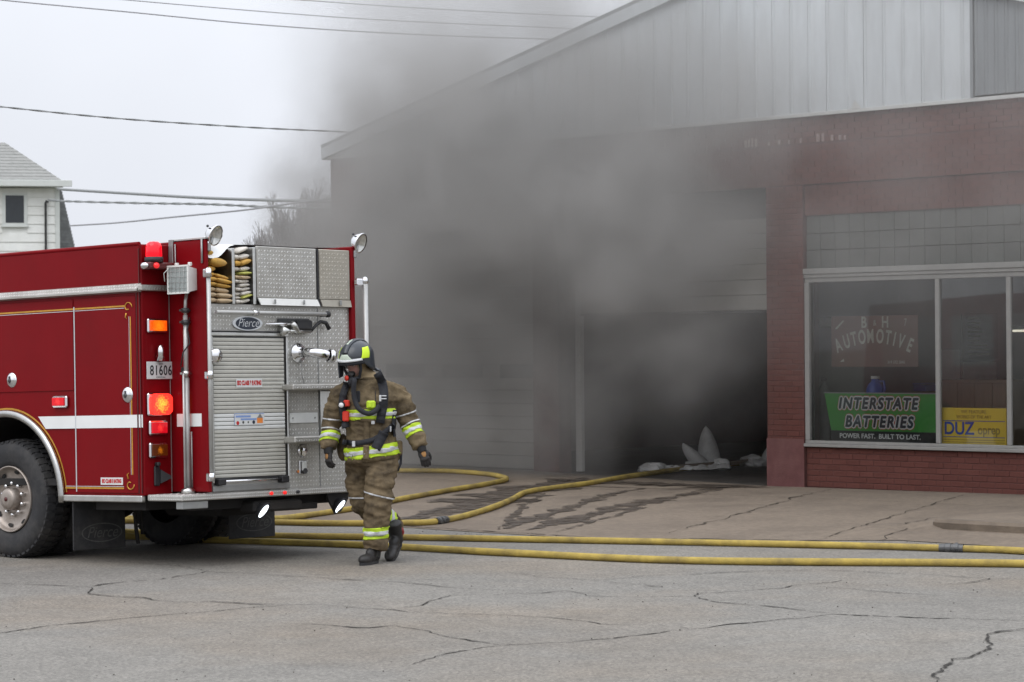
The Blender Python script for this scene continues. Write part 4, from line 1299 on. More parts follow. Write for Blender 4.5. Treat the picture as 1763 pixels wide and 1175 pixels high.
# beacon on its arm
bc = part(MB().box(-.035, .30, SC_ - .16, SC_ - .03, 2.515, 2.575, .012), "beacon_arm", 'red_dark')
part(MB().lathe([(.0, 0), (.078, 0), (.082, .02), (.078, .045), (0, .045)], (.065, SC_ - .095, 2.576), (0, 0, 1), 20), "beacon_base", 'black', bc)
part(MB().lathe([(.068, 0), (.072, .01), (.068, .09), (.06, .115), (.04, .13), (.0, .134)], (0, 0, 0), (0, 0, 1), 24), "beacon_lens", 'L_beacon', bc, T3((.065, SC_ - .095, 2.622)))
part(MB().ell((-.045, SC_ - .10, 2.545), (.03, .045, .03), 14, 8), "lamp_housing", 'chrome', bc)
part(MB().ell((0, 0, 0), (.03, .022, .026), 14, 8), "lens", 'L_red', bc, T3((.03, SC_ - .165, 2.545)))
# telescopic floodlight
FX, FY = .275, .20
pole = part(MB().tube([(FX, FY, .60), (FX, FY, 1.58)], .026, 12).tube([(FX, FY, 1.5), (FX, FY, 2.12)], .021, 12).tube([(FX, FY, 2.1), (FX + .004, FY, 2.24), (FX + .02, FY, 2.31)], .015, 10), "floodlight_pole", 'rail')
part(MB().lathe([(.03, 0), (.06, 0), (.06, .03), (.03, .05)], (FX, FY, .592), (0, 0, 1), 16), "pole_foot", 'alu', pole)
part(MB().tube([(FX - .042, FY - .01, .64), (FX - .042, FY - .01, 1.62)], .010, 8).tube([(FX + .048, FY, .64), (FX + .048, FY, 1.12)], .010, 8), "pole_guide", 'rail', pole)
for z in (1.62, 2.06, 2.16):
    part(MB().lathe([(.02, -.02), (.034, -.02), (.034, .02), (.02, .02)], (FX, FY, z), (0, 0, 1), 14).box(FX - .06, FX + .055, FY - .012, FY + .012, z - .008, z + .008), "pole_clamp", 'dark_metal' if z > 2 else 'alu', pole)
part(MB().tube([(FX + .03, FY - .02, 2.1), (FX - .01, FY - .035, 2.0), (FX + .02, FY - .03, 1.88), (FX - .05, FY - .02, 1.8), (FX - .045, FY + .02, 1.68)], .006, 6), "pole_cable", 'black', pole)
part(MB().box(FX + .04, FX + .075, FY + .02, FY + .12, 1.60, 1.68, .01), "pole_bracket", 'black', pole)
Mf = T3((FX + .0, FY - .02, 2.42)) @ Matrix.Rotation(R(6), 4, 'Z')
fd = MB()
fd.add([(-.10, -.11, -.11), (-.10, .11, -.11), (-.10, .11, .115), (-.10, -.11, .115), (.10, -.075, -.075), (.10, .075, -.075), (.10, .075, .085), (.10, -.075, .085)],
       [(4, 5, 6, 7), (0, 4, 7, 3), (1, 2, 6, 5), (3, 7, 6, 2), (0, 1, 5, 4), (0, 3, 2, 1)])
fd.box(-.112, -.101, -.12, .12, -.12, -.105).box(-.112, -.101, -.12, .12, .11, .125).box(-.112, -.101, -.12, -.105, -.104, .109).box(-.112, -.101, .105, .12, -.104, .109)
fh = part(fd, "floodlight", 'white_paint', None, Mf)
part(MB().box(-.106, -.1015, -.1045, .1045, -.1045, .1095), "floodlight_glass", 'glass_dark', fh)
part(MB().box(-.05, -.02, -.09, -.06, .118, .15, .005).box(-.05, -.02, .06, .09, .118, .15, .005).tube([(-.112, .1, .1), (-.14, .13, .06), (-.13, .13, -.01)], .004, 5), "floodlight_lug", 'white_paint', fh)
gd = MB()
for k in range(4):
    v = -.07 + .047 * k
    gd.tube([(-.113, v, -.11), (-.113, v, .11)], .0018, 4).tube([(-.113, -.11, v), (-.113, .11, v)], .0018, 4)
part(gd, "wire_guard", 'rail', fh)
# round work lamps on the fins
for (x, z, yy) in ((.425, 2.80, -.03), (2.225, 2.80, -.03)):
    ax = Vector((.22, -1.0, -.34))
    w_ = part(MB().lathe([(.0, -.085), (.04, -.08), (.072, -.045), (.090, -.005), (.094, .0), (.094, .010), (.083, .010)], (x, yy, z), ax, 24), "work_lamp", 'chrome')
    part(MB().lathe([(.0, -.03), (.05, -.02), (.083, .006)], (x, yy, z), ax, 24), "reflector", 'lens_white', w_)
    part(MB().lathe([(.0, .007), (.05, .006), (.07, .003)], (x, yy, z), ax, 24), "lens", 'mask_glass_' if False else 'lens_white', w_) if False else None
    part(MB().tube([(x - .06, yy + .03, z - .10), (x - .03, yy + .02, z - .06), (x - .02, yy + .015, z - .02)], .014, 8).box(x - .075, x - .045, yy, yy + .06, z - .14, z - .07, .008), "lamp_mount", 'grey_metal', w_)
    part(MB().ell((x - .05, yy + .04, z + .08), (.012, .012, .012), 8, 6), "lamp_knob", 'dark_metal', w_)

# --- wheels
def wheel_outer(x, s, dual=True, y=WY, front=False):
    """one wheel with its outer face at x; s=-1 faces the driver's side, +1 the other"""
    Rr, wd = .535, .285
    o = bpy.data.objects.new("wheel", None); COL.objects.link(o); o.parent = truck
    o.matrix_local = T3((x, y, .535))
    ax = (s, 0, 0)
    prof = [(.302, -wd*.5 - .13), (.33, -wd + .02), (.40, -wd - .002), (.47, -wd + .006), (.515, -wd + .03), (.528, -wd + .06), (.530, -.05), (.515, -.022), (.47, .004), (.40, .008), (.345, -.006), (.312, -.012), (.300, -.03)]
    tb = MB().lathe(prof, (0, 0, 0), ax, 60)
    part(tb, "tyre", 'rubber', o)
    # tread lugs, in shoulder rows
    lg = MB()
    nl = 46
    for i in range(nl):
        a = 2*PI*i/nl
        for (h0, h1, off) in ((-.095, -.012, 0), (-wd + .012, -wd + .095, .5), (-.185, -.105, .3)):
            aa = a + off * 2*PI/nl
            da = 2*PI/nl*.31
            c = []
            for (rr) in (.522, .541):
                for hh, k in ((h0, 0), (h1, 1)):
                    r2 = rr - (.016 if ((h1 > -.02 and k == 1) or (h0 < -wd + .02 and k == 0)) else 0)
                    for sgn in (-1, 1):
                        an = aa + sgn * da
                        c.append((s * hh, r2 * math.cos(an), r2 * math.sin(an)))
            lg.add(c, [(4, 5, 7, 6), (0, 1, 5, 4), (2, 6, 7, 3), (0, 4, 6, 2), (1, 3, 7, 5)])
    tag(part(lg, "tread_lugs", 'rubber', o), kind='stuff')
    if dual is not None:
        rim = MB().lathe([(.298, -.03), (.300, -.004), (.292, .002), (.286, -.006), (.275, -.03), (.262, -.052), (.235, -.062), (.19, -.066), (.15, -.066), (.11, -.062), (.0, -.062)] if s else [], (0, 0, 0), ax, 48)
        part(rim, "rim", 'rim', o)
        hb = MB().lathe([(.10, -.062), (.102, -.02), (.094, .02), (.082, .03), (.05, .034), (.0, .036)], (0, 0, 0), ax, 28)
        part(hb, "hub", 'rim', o)
        part(MB().lathe([(.0, .0), (.02, 0), (.02, .004), (.0, .005)], (s * .036, 0, 0), ax, 16), "hub_badge", 'red_dark', o)
        for i in range(10):
            a = 2*PI*i/10 + .31
            part(MB().lathe([(.019, 0), (.018, .03), (.012, .042), (.0, .044)], (s * -.064, .142 * math.cos(a), .142 * math.sin(a)), ax, 10), "lug_nut", 'chrome', o)
        for i in range(8):
            a = 2*PI*i/8 + .2
            c0 = Vector((s * -.055, .243 * math.cos(a), .243 * math.sin(a)))
            tdir = Vector((0, -math.sin(a), math.cos(a)))
            rdir = Vector((s * .35, math.cos(a), math.sin(a))).normalized()
            nn = tdir.cross(rdir).normalized()
            if nn.x * s < 0: nn = -nn
            part(MB().prism([c0 + nn * .004 + tdir * (.033 * math.cos(b)) + rdir * (.017 * math.sin(b)) for b in [2*PI*k/14 for k in range(14)]], nn * .002), "hand_hole", 'under', o)
    return o
wheel_outer(.012, -1)
wheel_outer(.335, -1, None)
wheel_outer(2.478, 1)
wheel_outer(2.155, 1, None)
wheel_outer(.03, -1, True, 7.1)
wheel_outer(2.46, 1, True, 7.1)
# --- pump panel and cab ahead of the body, beyond the left edge of the picture
part(MB().box(.06, 2.43, 4.61, 5.5, .60, 2.45, .02), "pump_house", 'plate')
cab = MB()
cab.prism([(.02, 5.55, .60), (.02, 6.55, .60)] + [(.02, 7.1 + .62 * math.cos(PI - PI * i / 12), .56 + .60 * math.sin(PI * i / 12)) for i in range(1, 12)] + [(.02, 7.75, .60), (.02, 8.5, .60), (.02, 8.55, 1.5), (.02, 8.35, 2.70), (.02, 5.55, 2.78)], (2.45, 0, 0))
cab = part(cab, "cab", 'red')
for a, b in ((5.75, 6.6), (6.85, 8.1)):
    for x in (.008, 2.472):
        part(MB().box(x, x + .01, a, b, 1.65, 2.45, .004), "cab_window", 'win_dark_' if False else 'glass_dark', cab)
part(MB().prism([(.2, 8.56, 1.6), (2.3, 8.56, 1.6), (2.3, 8.37, 2.55), (.2, 8.37, 2.55)], (0, .012, 0)), "windscreen", 'glass_dark', cab)
part(MB().box(0, 2.49, 8.5, 8.9, .5, .8, .03), "front_bumper", 'chrome')

# ------------------------------------------------------------------ hoses folded in the bed: each stack is one long hose
def fold(mb, x0, x1, y, z, h, dz=0.0, bulge=1.0):
    """one flat layer of hose ending in a rounded bend at the rear"""
    n = 10
    sec = []
    for i in range(n):
        a = 2*PI*i/n
        sec.append((math.cos(a), math.sin(a)))
    vs = []
    rows = [(y + 1.2, 1), (y + .03, 1), (y, .96), (y - .018, .75), (y - .028, .35)]
    for (yy, k) in rows:
        for (c, s) in sec:
            x = (x0 + x1) / 2 + (x1 - x0) / 2 * (abs(c) ** .6) * (1 if c > 0 else -1)
            zz = z + dz * (x - x0) / max(.01, x1 - x0) + h / 2 + h / 2 * k * (abs(s) ** .7) * (1 if s > 0 else -1)
            vs.append((x, yy, zz))
    fs = []
    for r in range(len(rows) - 1):
        for i in range(n):
            j = (i + 1) % n
            fs.append((r*n+i, r*n+j, (r+1)*n+j, (r+1)*n+i))
    fs.append(tuple(range((len(rows)-1)*n, len(rows)*n)))
    return mb.add(vs, fs, 0, True)
hs = thing("folded_hose", "yellow and tan hose folded flat in the left bay of the hose bed", "hose", TM @ T3((.37, .03, 2.216)), "hoses folded in the hose bed")
rng = random.Random(4)
z = .004
lay = [('hose_fold_t', .044), ('hose_fold_t', .042), ('hose_fold_t', .046), ('hose_fold_y', .036), ('hose_fold_y', .040), ('hose_fold_y', .036)]
for k, (m, h) in enumerate(lay):
    dz = -.006 * k
    MB_ = MB(); fold(MB_, .10, .268 - rng.uniform(0, .02), rng.uniform(-.02, .02), z, h, dz)
    part(MB_, "hose_fold", m, hs)
    MB_ = MB(); fold(MB_, .004, .098, rng.uniform(-.01, .03), z + .004, h, 0)
    part(MB_, "hose_fold", m, hs)
    z += h + .004
MB_ = MB(); fold(MB_, .03, .20, -.02, z + .06, .075, -.02)
part(MB_, "hose_fold", 'hose_fold_y', hs)
MB_ = MB(); fold(MB_, .0, .10, .02, z + .0, .055, .0)
part(MB_, "hose_fold", 'hose_fold_y', hs)
MB_ = MB(); fold(MB_, .005, .06, .0, z + .14, .05, .0)
part(MB_, "hose_fold", 'hose_fold_y', hs)
hs = thing("folded_hose", "off white hose with lime folds stacked in the narrow middle bay of the hose bed", "hose", TM @ T3((.69, .03, 2.216)), "hoses folded in the hose bed")
z = .002
lay = [('hose_fold_w', .040, .02), ('hose_fold_l', .026, .03), ('hose_fold_w', .038, .02), ('hose_fold_w', .034, .015), ('hose_fold_w', .034, .01), ('hose_fold_w', .034, .005), ('hose_fold_t', .034, .0), ('hose_fold_l', .028, .008), ('hose_fold_w', .044, .012), ('hose_fold_y', .05, .03), ('hose_fold_w', .05, .02), ('hose_fold_w', .042, .04)]
for k, (m, h, dz) in enumerate(lay):
    off = .015 * math.sin(k * .9)
    MB_ = MB(); fold(MB_, .065 + off, .175 + off, rng.uniform(-.025, .02), z - .004, h, dz)
    part(MB_, "hose_fold", m, hs)
    if k not in (4, 7, 11):
        MB_ = MB(); fold(MB_, .006, .06 + off * .6, rng.uniform(-.01, .03), z, h * .95, 0)
        part(MB_, "hose_fold", m if m != 'hose_fold_l' else 'hose_fold_w', hs)
    z += h + .002
# ------------------------------------------------------------------ the firefighter
from mathutils.bvhtree import BVHTree
def cloth_mat(name, col, soot):
    m = mat(name, col, .9, var=.16, scale=7, bump=1.0, bscale=22, dirt=soot, dirt_amt=.9, dirt_scale=4.2, spec=.15)
    return m
M['coat'] = cloth_mat("tan_turnout_cloth", (.18, .137, .082), (.035, .027, .02))
M['trouser'] = cloth_mat("worn_tan_trouser_cloth", (.16, .12, .073), (.024, .02, .016))
M['hood'] = mat("knit_hood", (.30, .225, .13), .95, var=.1, scale=20)
M['skin'] = mat("skin", (.50, .235, .19), .55, var=.08, scale=14)
M['lime'] = mat("lime_trim", (.52, .72, .03), .6, var=.08, scale=20, dirt=(.2, .24, .03), dirt_amt=.3, dirt_scale=8)
M['retro'] = mat("silver_trim", (.55, .56, .57), .45, var=.08, scale=20)
M['helmet'] = mat("dark_helmet_shell", (.030, .036, .046), .32, var=.15, scale=9, coat=.2, dirt=(.05, .05, .05), dirt_amt=.5)
M['helmet_pale'] = mat("pale_reflective_patch", (.55, .62, .52), .4, var=.1, scale=25)
M['helmet_lime'] = mat("lime_reflective_patch", (.62, .85, .02), .45, var=.05)
M['strap'] = mat("black_webbing", (.018, .019, .024), .8, var=.2, scale=30)
M['glove'] = mat("black_glove", (.016, .016, .017), .75, var=.2, scale=20, dirt=(.05, .04, .035), dirt_amt=.4)
M['glove_tan'] = mat("tan_glove_patch", (.33, .17, .06), .8, var=.2)
M['boot'] = mat("black_boot", (.014, .013, .013), .55, var=.2, scale=18, dirt=(.05, .045, .04), dirt_amt=.4)
M['boot_red'] = mat("red_boot_tab", (.25, .02, .02), .6)
M['radio_red'] = mat("orange_red_plastic", (.62, .035, .015), .45, var=.08)
M['lamp_face'] = mat("torch_lens", (.75, .75, .75), .15)
PM = Matrix.Translation((-1.189, 21.97, 0))
person = thing("person", "firefighter in tan turnout gear, dark helmet and face mask, walking past the truck", "person", PM)

def remesh(mb, vox, smooth=2, name="body"):
    me = mb.mesh(name, [])
    me.materials.clear()
    o = bpy.data.objects.new("tmp", me); COL.objects.link(o)
    md = o.modifiers.new("r", 'REMESH'); md.mode = 'VOXEL'; md.voxel_size = vox
    bpy.context.view_layer.update()
    me2 = bpy.data.meshes.new_from_object(o.evaluated_get(bpy.context.evaluated_depsgraph_get()))
    bpy.data.objects.remove(o, do_unlink=True)
    bm = bmesh.new(); bm.from_mesh(me2)
    for _ in range(smooth):
        bmesh.ops.smooth_vert(bm, verts=bm.verts, factor=.5, use_axis_x=True, use_axis_y=True, use_axis_z=True)
    bm.to_mesh(me2); bm.free()
    me2.name = name
    return me2
def stack(mb, rings, n=24):
    vs = []
    for (z, cx, cy, rx, ry) in rings:
        for k in range(n):
            a = 2*PI*k/n
            c, s = math.cos(a), math.sin(a)
            vs.append((cx + rx * math.copysign(abs(c) ** .85, c), cy + ry * math.copysign(abs(s) ** .85, s), z))
    fs = []
    for i in range(len(rings) - 1):
        for k in range(n):
            l = (k+1) % n
            fs.append((i*n+k, i*n+l, (i+1)*n+l, (i+1)*n+k))
    fs.append(tuple(range(n))[::-1]); fs.append(tuple(range((len(rings)-1)*n, len(rings)*n)))
    mb.add(vs, fs, 0, True)
body = MB()
stack(body, [(.875, -.033, .01, .21, .165), (.90, -.033, .01, .226, .175), (1.0, -.04, .0, .224, .175), (1.10, -.05, -.005, .208, .165), (1.26, -.06, -.015, .225, .172),
             (1.40, -.06, -.025, .236, .17), (1.49, -.055, -.02, .238, .15), (1.55, -.055, -.015, .215, .125), (1.59, -.065, -.02, .155, .105), (1.63, -.085, -.035, .09, .09), (1.66, -.10, -.05, .075, .08)])
ARM_R = [(-.24, -.015, 1.50), (-.315, -.02, 1.45), (-.36, -.01, 1.33), (-.395, .0, 1.20), (-.408, -.05, 1.10), (-.412, -.085, .995)]
ARM_L = [(.10, -.01, 1.495), (.18, .0, 1.445), (.235, .015, 1.37), (.275, .03, 1.26), (.33, .0, 1.12), (.385, -.035, 1.005)]
body.tube(ARM_R, [.085, .098, .090, .085, .075, .072], 16)
body.tube(ARM_L, [.09, .104, .096, .088, .077, .072], 16)
LEG_L = [(.05, .0, .93), (.045, -.05, .80), (.028, -.11, .68), (.016, -.15, .50), (.0, -.145, .32), (-.012, -.14, .125)]
LEG_R = [(-.13, .03, .92), (-.165, .07, .80), (-.165, .09, .66), (-.125, .09, .50), (-.02, .20, .41), (.08, .31, .33), (.15, .39, .25)]
body.tube(LEG_L, [.14, .130, .124, .116, .106, .097], 18)
body.tube(LEG_R, [.122, .114, .110, .104, .098, .094, .088], 18)
body.ell((-.045, .0, .90), (.20, .155, .11), 20, 12)
# head
yaw, pit = R(34), R(11)
Fh = Vector((-math.sin(yaw) * math.cos(pit), -math.cos(yaw) * math.cos(pit), -math.sin(pit)))
Lh = Vector((math.cos(yaw), -math.sin(yaw), 0))
Uh = Lh.cross(-Fh)
HC = Vector((-.165, -.10, 1.745))
HM = frame(HC, Lh, -Fh, Uh)
def hp(p): return HM @ Vector(p)
rot3 = HM.to_3x3()
body.ell(HC, (.080, .100, .112), 20, 14, mat=rot3)                       # cranium
body.ell(hp((0, -.025, -.05)), (.062, .072, .075), 16, 10, mat=rot3)     # jaw
body.ell(hp((0, -.098, -.035)), (.014, .022, .022), 10, 8, mat=rot3)     # nose
body.ell(hp((0, -.08, .012)), (.05, .022, .012), 12, 8, mat=rot3)        # brow
body.ell(hp((0, -.088, -.075)), (.026, .014, .012), 12, 8, mat=rot3)     # mouth
body.tube([(-.075, -.02, 1.58), (-.11, -.05, 1.66), tuple(hp((0, .02, -.06)))], [.085, .07, .062], 14)
bme = remesh(body, .0115, 2)
# folds in the cloth: noise stretched across each limb, deeper at elbows, knees and cuffs
def seg_dist(p, a, b):
    ab = b - a
    t = max(0, min(1, (p - a).dot(ab) / ab.dot(ab)))
    return (p - (a + ab * t)).length, t
LIMBS = {'ar': [Vector(p) for p in ARM_R], 'al': [Vector(p) for p in ARM_L], 'll': [Vector(p) for p in LEG_L], 'lr': [Vector(p) for p in LEG_R]}
def limb_of(p):
    best = ('t', 9, 0)
    for k, P in LIMBS.items():
        tot = 0
        for i in range(len(P) - 1):
            d, t = seg_dist(p, P[i], P[i+1])
            if d < best[1]:
                best = (k, d, tot + (P[i+1] - P[i]).length * t)
            tot += (P[i+1] - P[i]).length
    return best
bm = bmesh.new(); bm.from_mesh(bme)
bm.normal_update()
for v in bm.verts:
    p = v.co.copy()
    if (p - HC).length < .135: continue
    k, d, s = limb_of(p)
    a = mnoise.noise(Vector((p.x * 7, p.y * 7, p.z * 15)) + Vector((3, 1, 0)))
    b = mnoise.noise(Vector((p.x * 15 + p.z * 9, p.y * 15, p.z * 26 - p.x * 12)))
    ridge = 1 - abs(mnoise.noise(Vector((p.x * 6 - p.z * 4, p.y * 6, p.z * 19 + p.x * 5)))) * 2
    amp = .019 if p.z > .9 else .018
    if k in ('ll', 'lr') and p.z < .85: amp = .022
    v.co += v.normal * (amp * (.7 * a + .4 * b + .75 * ridge - .2))
bm.normal_update()
bm.to_mesh(bme); bm.free()
for m in ('coat', 'trouser', 'hood', 'skin'):
    bme.materials.append(M[m])
inv = HM.inverted()
for f in bme.polygons:
    c = f.center
    f.use_smooth = True
    q = inv @ c
    if (c - HC).length < .15 and c.z > 1.60:
        f.material_index = 3 if (q.y < -.045 and abs(q.x) < .058 and q.z > -.11) else 2
    elif c.z > 1.62: f.material_index = 2
    else:
        arm = min(seg_dist(c, LIMBS['ar'][i], LIMBS['ar'][i+1])[0] for i in range(2, 5)) < .12 or min(seg_dist(c, LIMBS['al'][i], LIMBS['al'][i+1])[0] for i in range(2, 5)) < .12
        f.material_index = 0 if (arm or c.z > .895 + .12 * (c.x + .04)) else 1
bodyo = link("body", bme, person)
BV = BVHTree.FromPolygons([v.co.copy() for v in bme.vertices], [list(p.vertices) for p in bme.polygons])
def front_y(x, z, dflt=-.2):
    h = BV.ray_cast(Vector((x, -2, z)), Vector((0, 1, 0)))
    return h[0].y if h[0] is not None else dflt
# coat skirt: the hem hangs clear of the trousers
hem = MB()
n = 40
vs = []
for j, (z, g) in enumerate(((.985, 1.015), (.93, 1.035), (.885, 1.05), (.885, 1.02), (.93, 1.0))):
    for k in range(n):
        a = 2*PI*k/n
        w = 1 + .02 * math.sin(a * 5 + 1) * (1 if z < .95 else .3)
        x = -.036 + .226 * g * w * math.copysign(abs(math.cos(a)) ** .85, math.cos(a))
        y = .008 + .176 * g * w * math.copysign(abs(math.sin(a)) ** .85, math.sin(a))
        vs.append((x, y, z + .12 * (x + .04)))
hem.add(vs, [(j*n+k, j*n+(k+1) % n, ((j+1) % 5)*n+(k+1) % n, ((j+1) % 5)*n+k) for j in range(5) for k in range(n)], 0, True)
hemo = hem.build("coat_skirt", M['coat'], person)

# bands cut from the body's own surface, lifted a few millimetres
def cut_band(src, p, nrm, w0, w1, keep, lift, name, m, parent=None):
    bm = bmesh.new(); bm.from_mesh(src)
    nrm = Vector(nrm).normalized(); p = Vector(p)
    dead = [f for f in bm.faces if abs((f.calc_center_median() - p).dot(nrm)) > max(abs(w0), abs(w1)) + .03 or not keep(f.calc_center_median())]
    bmesh.ops.delete(bm, geom=dead, context='FACES')
    for q, s in ((w0, -1), (w1, 1)):
        geom = list(bm.verts) + list(bm.edges) + list(bm.faces)
        bmesh.ops.bisect_plane(bm, geom=geom, plane_co=p + nrm * q, plane_no=nrm * s, clear_outer=True)
    bm.normal_update()
    for v in bm.verts: v.co += v.normal * lift
    r = bmesh.ops.extrude_face_region(bm, geom=list(bm.faces))
    ev = [e for e in r['geom'] if isinstance(e, bmesh.types.BMVert)]
    bm.normal_update()
    for v in ev: v.co -= v.normal * (lift * .9)
    me = bpy.data.meshes.new(name); bm.to_mesh(me); bm.free()
    me.materials.clear(); me.materials.append(M[m])
    for f in me.polygons: f.use_smooth = True; f.material_index = 0
    return link(name, me, parent or person)
def trim(p, nrm, w, keep, src=None, lift=.006):
    src = src or bme
    a = cut_band(src, p, nrm, -w/2, w/2, keep, lift, "reflective_band", 'lime')
    cut_band(src, p, nrm, -w*.17, w*.17, keep, lift + .0035, "silver_strip", 'retro', a)
nearlimb = lambda k, i0, i1, r: (lambda c: min(seg_dist(c, LIMBS[k][i], LIMBS[k][i+1])[0] for i in range(i0, i1)) < r)
notarm = lambda c: not (nearlimb('ar', 1, 5, .115)(c) or nearlimb('al', 1, 5, .125)(c))
trim((-.05, 0, 1.295), (-.03, 0, 1), .088, lambda c: notarm(c) and abs(c.z - 1.3) < .1)
hb = MB()
trim((-.04, 0, .972), (-.12, 0, 1), .10, lambda c: notarm(c) and abs(c.z - .97) < .12, None, .014)
trim((-.41, -.055, 1.095), (-.02, -.4, -1.0), .075, nearlimb('ar', 3, 5, .12))
trim((.322, .005, 1.14), (.055, -.035, -.115), .085, nearlimb('al', 3, 5, .13))
trim((-.006, -.137, .265), (-.05, 0, 1), .098, nearlimb('ll', 3, 5, .16))
trim((.06, .25, .34), (.1, .13, -.08), .09, nearlimb('lr', 4, 6, .15))
for (p, nn, kk) in (((-.385, .0, 1.25), (-.1, 0, -1), nearlimb('ar', 2, 4, .13)), ((-.41, -.03, 1.16), (-.05, -.3, -1), nearlimb('ar', 3, 5, .12)),
                    ((.265, .02, 1.30), (.3, .1, -1), nearlimb('al', 2, 4, .14)), ((.295, .02, 1.20), (.5, -.2, -1), nearlimb('al', 3, 5, .13)),
                    ((.01, -.11, .595), (.25, 0, 1), nearlimb('ll', 2, 4, .17)), ((-.13, 0, .56), (0, 0, 1), nearlimb('lr', 2, 3, .15))):
    cut_band(bme, p, nn, -.006, .006, kk, .004, "piping", 'retro')
# front closure flap and pockets
def surf_strip(pts, w, th, name, m, parent=None, lift=.004):
    """a strap laid on the front of the body: pts are (x, z)"""
    P = spline([(a, b, 0) for a, b in pts], 6)
    vs = []
    N = len(P)
    for i, q in enumerate(P):
        t = (P[min(i+1, N-1)] - P[max(i-1, 0)]).normalized()
        nx = Vector((-t.y, t.x, 0))
        for s in (-.5, .5):
            c = q + nx * (w * s)
            y = min(front_y(c.x, c.y), front_y(q.x, q.y) + .03) - lift
            vs += [(c.x, y - th, c.y), (c.x, y + .004, c.y)]
    fs = []
    for i in range(N - 1):
        a = i * 4; b = a + 4
        fs += [(a, a+2, b+2, b), (a, b, b+1, a+1), (a+2, a+3, b+3, b+2)]
    fs += [(0, 1, 3, 2), ((N-1)*4, (N-1)*4+2, (N-1)*4+3, (N-1)*4+1)]
    return MB().add(vs, fs, 0, True).build(name, M[m], parent or person)
surf_strip([(-.075, 1.24), (-.078, 1.16), (-.08, 1.03)], .05, .006, "closure_flap", 'coat')
surf_strip([(-.08, 1.03), (-.085, .9)], .05, .02, "closure_flap", 'coat')
surf_strip([(.0, 1.50), (.005, 1.40)], .006, .003, "seam", 'strap')
surf_strip([(-.13, 1.245), (.02, 1.235)], .03, .008, "pocket_flap", 'coat')
# harness
har = surf_strip([(.02, 1.655), (.055, 1.58), (.075, 1.48), (.07, 1.38), (.055, 1.30), (.04, 1.22)], .075, .028, "harness_strap", 'strap')
surf_strip([(-.245, 1.575), (-.275, 1.49), (-.29, 1.40), (-.285, 1.30), (-.255, 1.18)], .06, .025, "harness_strap", 'strap')
surf_strip([(-.285, 1.06), (-.20, 1.045), (-.10, 1.055), (.0, 1.085), (.12, 1.17), (.16, 1.21)], .045, .014, "waist_strap", 'strap')
surf_strip([(.075, 1.14), (.04, 1.07), (.0, .995)], .085, .022, "strap_pad", 'strap')
surf_strip([(.165, 1.33), (.155, 1.2), (.165, 1.10)], .03, .012, "side_strap", 'strap')
for (x, z, w, h) in ((.045, 1.435, .02, .055), (.075, 1.455, .05, .01), (.075, 1.43, .05, .01), (-.19, 1.04, .028, .05), (-.02, 1.225, .03, .03), (.13, 1.165, .015, .05)):
    y = front_y(x, z) - .03
    MB().box(x - w/2, x + w/2, y - .012, y + .01, z - h/2, z + h/2, .004).build("buckle", M['retro'], person)
# air bottle and back plate
cyl = MB()
cyl.lathe([(.0, -.30), (.06, -.28), (.085, -.22), (.085, .18), (.06, .25), (.03, .28), (.03, .32), (.0, .32)], (-.04, .27, 1.28), (0, -.05, 1), 20)
cyl.build("air_cylinder", M['helmet_lime'] if False else M['dark_metal'], person)
MB().box(-.17, .09, .15, .185, 1.0, 1.55, .02).build("back_plate", M['strap'], person)
# torch, alarm unit and other gear on the chest
y = front_y(-.255, 1.37) - .05
MB().box(-.275, -.222, y - .025, y + .03, 1.365, 1.42, .008).build("alarm_unit", M['radio_red'], person)
MB().box(-.285, -.228, y - .02, y + .03, 1.235, 1.325, .010).build("radio", M['radio_red'], person)
tq = MB().lathe([(.0, .0), (.024, .0), (.028, .012), (.03, .05), (.022, .06), (.02, .1), (.0, .1)], (-.292, y - .05, 1.378), (.1, .95, .1), 14).build("torch", M['strap'], person)
MB().lathe([(.0, -.003), (.022, -.002), (.022, 0.004)], (-.292, y - .05, 1.378), (.1, .95, .1), 14).build("torch_lens", M['lamp_face'], tq)
y = front_y(-.03, 1.385) - .02
MB().box(-.075, .005, y - .02, y + .012, 1.345, 1.415, .012).box(-.055, -.03, y - .026, y - .0205, 1.36, 1.40, .003).build("gauge_pouch", M['lime'], person)
MB().box(-.165, -.13, front_y(-.15, 1.47) - .03, front_y(-.15, 1.47) + .01, 1.40, 1.50, .008).build("microphone", M['strap'], person)
# breathing tube
bt_pts = [tuple(hp((.02, -.125, -.155))), (-.178, -.255, 1.59), (-.182, -.25, 1.50), (-.172, -.25, 1.42), (-.135, -.265, 1.345), (-.06, -.265, 1.305), (.0, -.25, 1.325), (.035, -.22, 1.37)]
P = spline(bt_pts, 14)
rr = [.021 + .003 * (i % 2) for i in range(len(P))]
MB().tube(P, rr, 12).build("breathing_tube", M['strap'], person)
# loops and pouches at the hips
MB().tube([(.19, .0, 1.0), (.215, -.02, .94), (.21, -.03, .86), (.185, -.04, .80), (.165, -.03, .83), (.175, -.02, .90), (.19, -.01, .95)], .011, 8).build("hip_loop", M['strap'], person)
MB().box(.165, .225, -.05, .05, .93, 1.06, .015).build("hip_pouch", M['coat'], person)
MB().ell((-.30, .08, 1.0), (.055, .07, .12), 14, 10).build("hip_bag", M['trouser'], person)
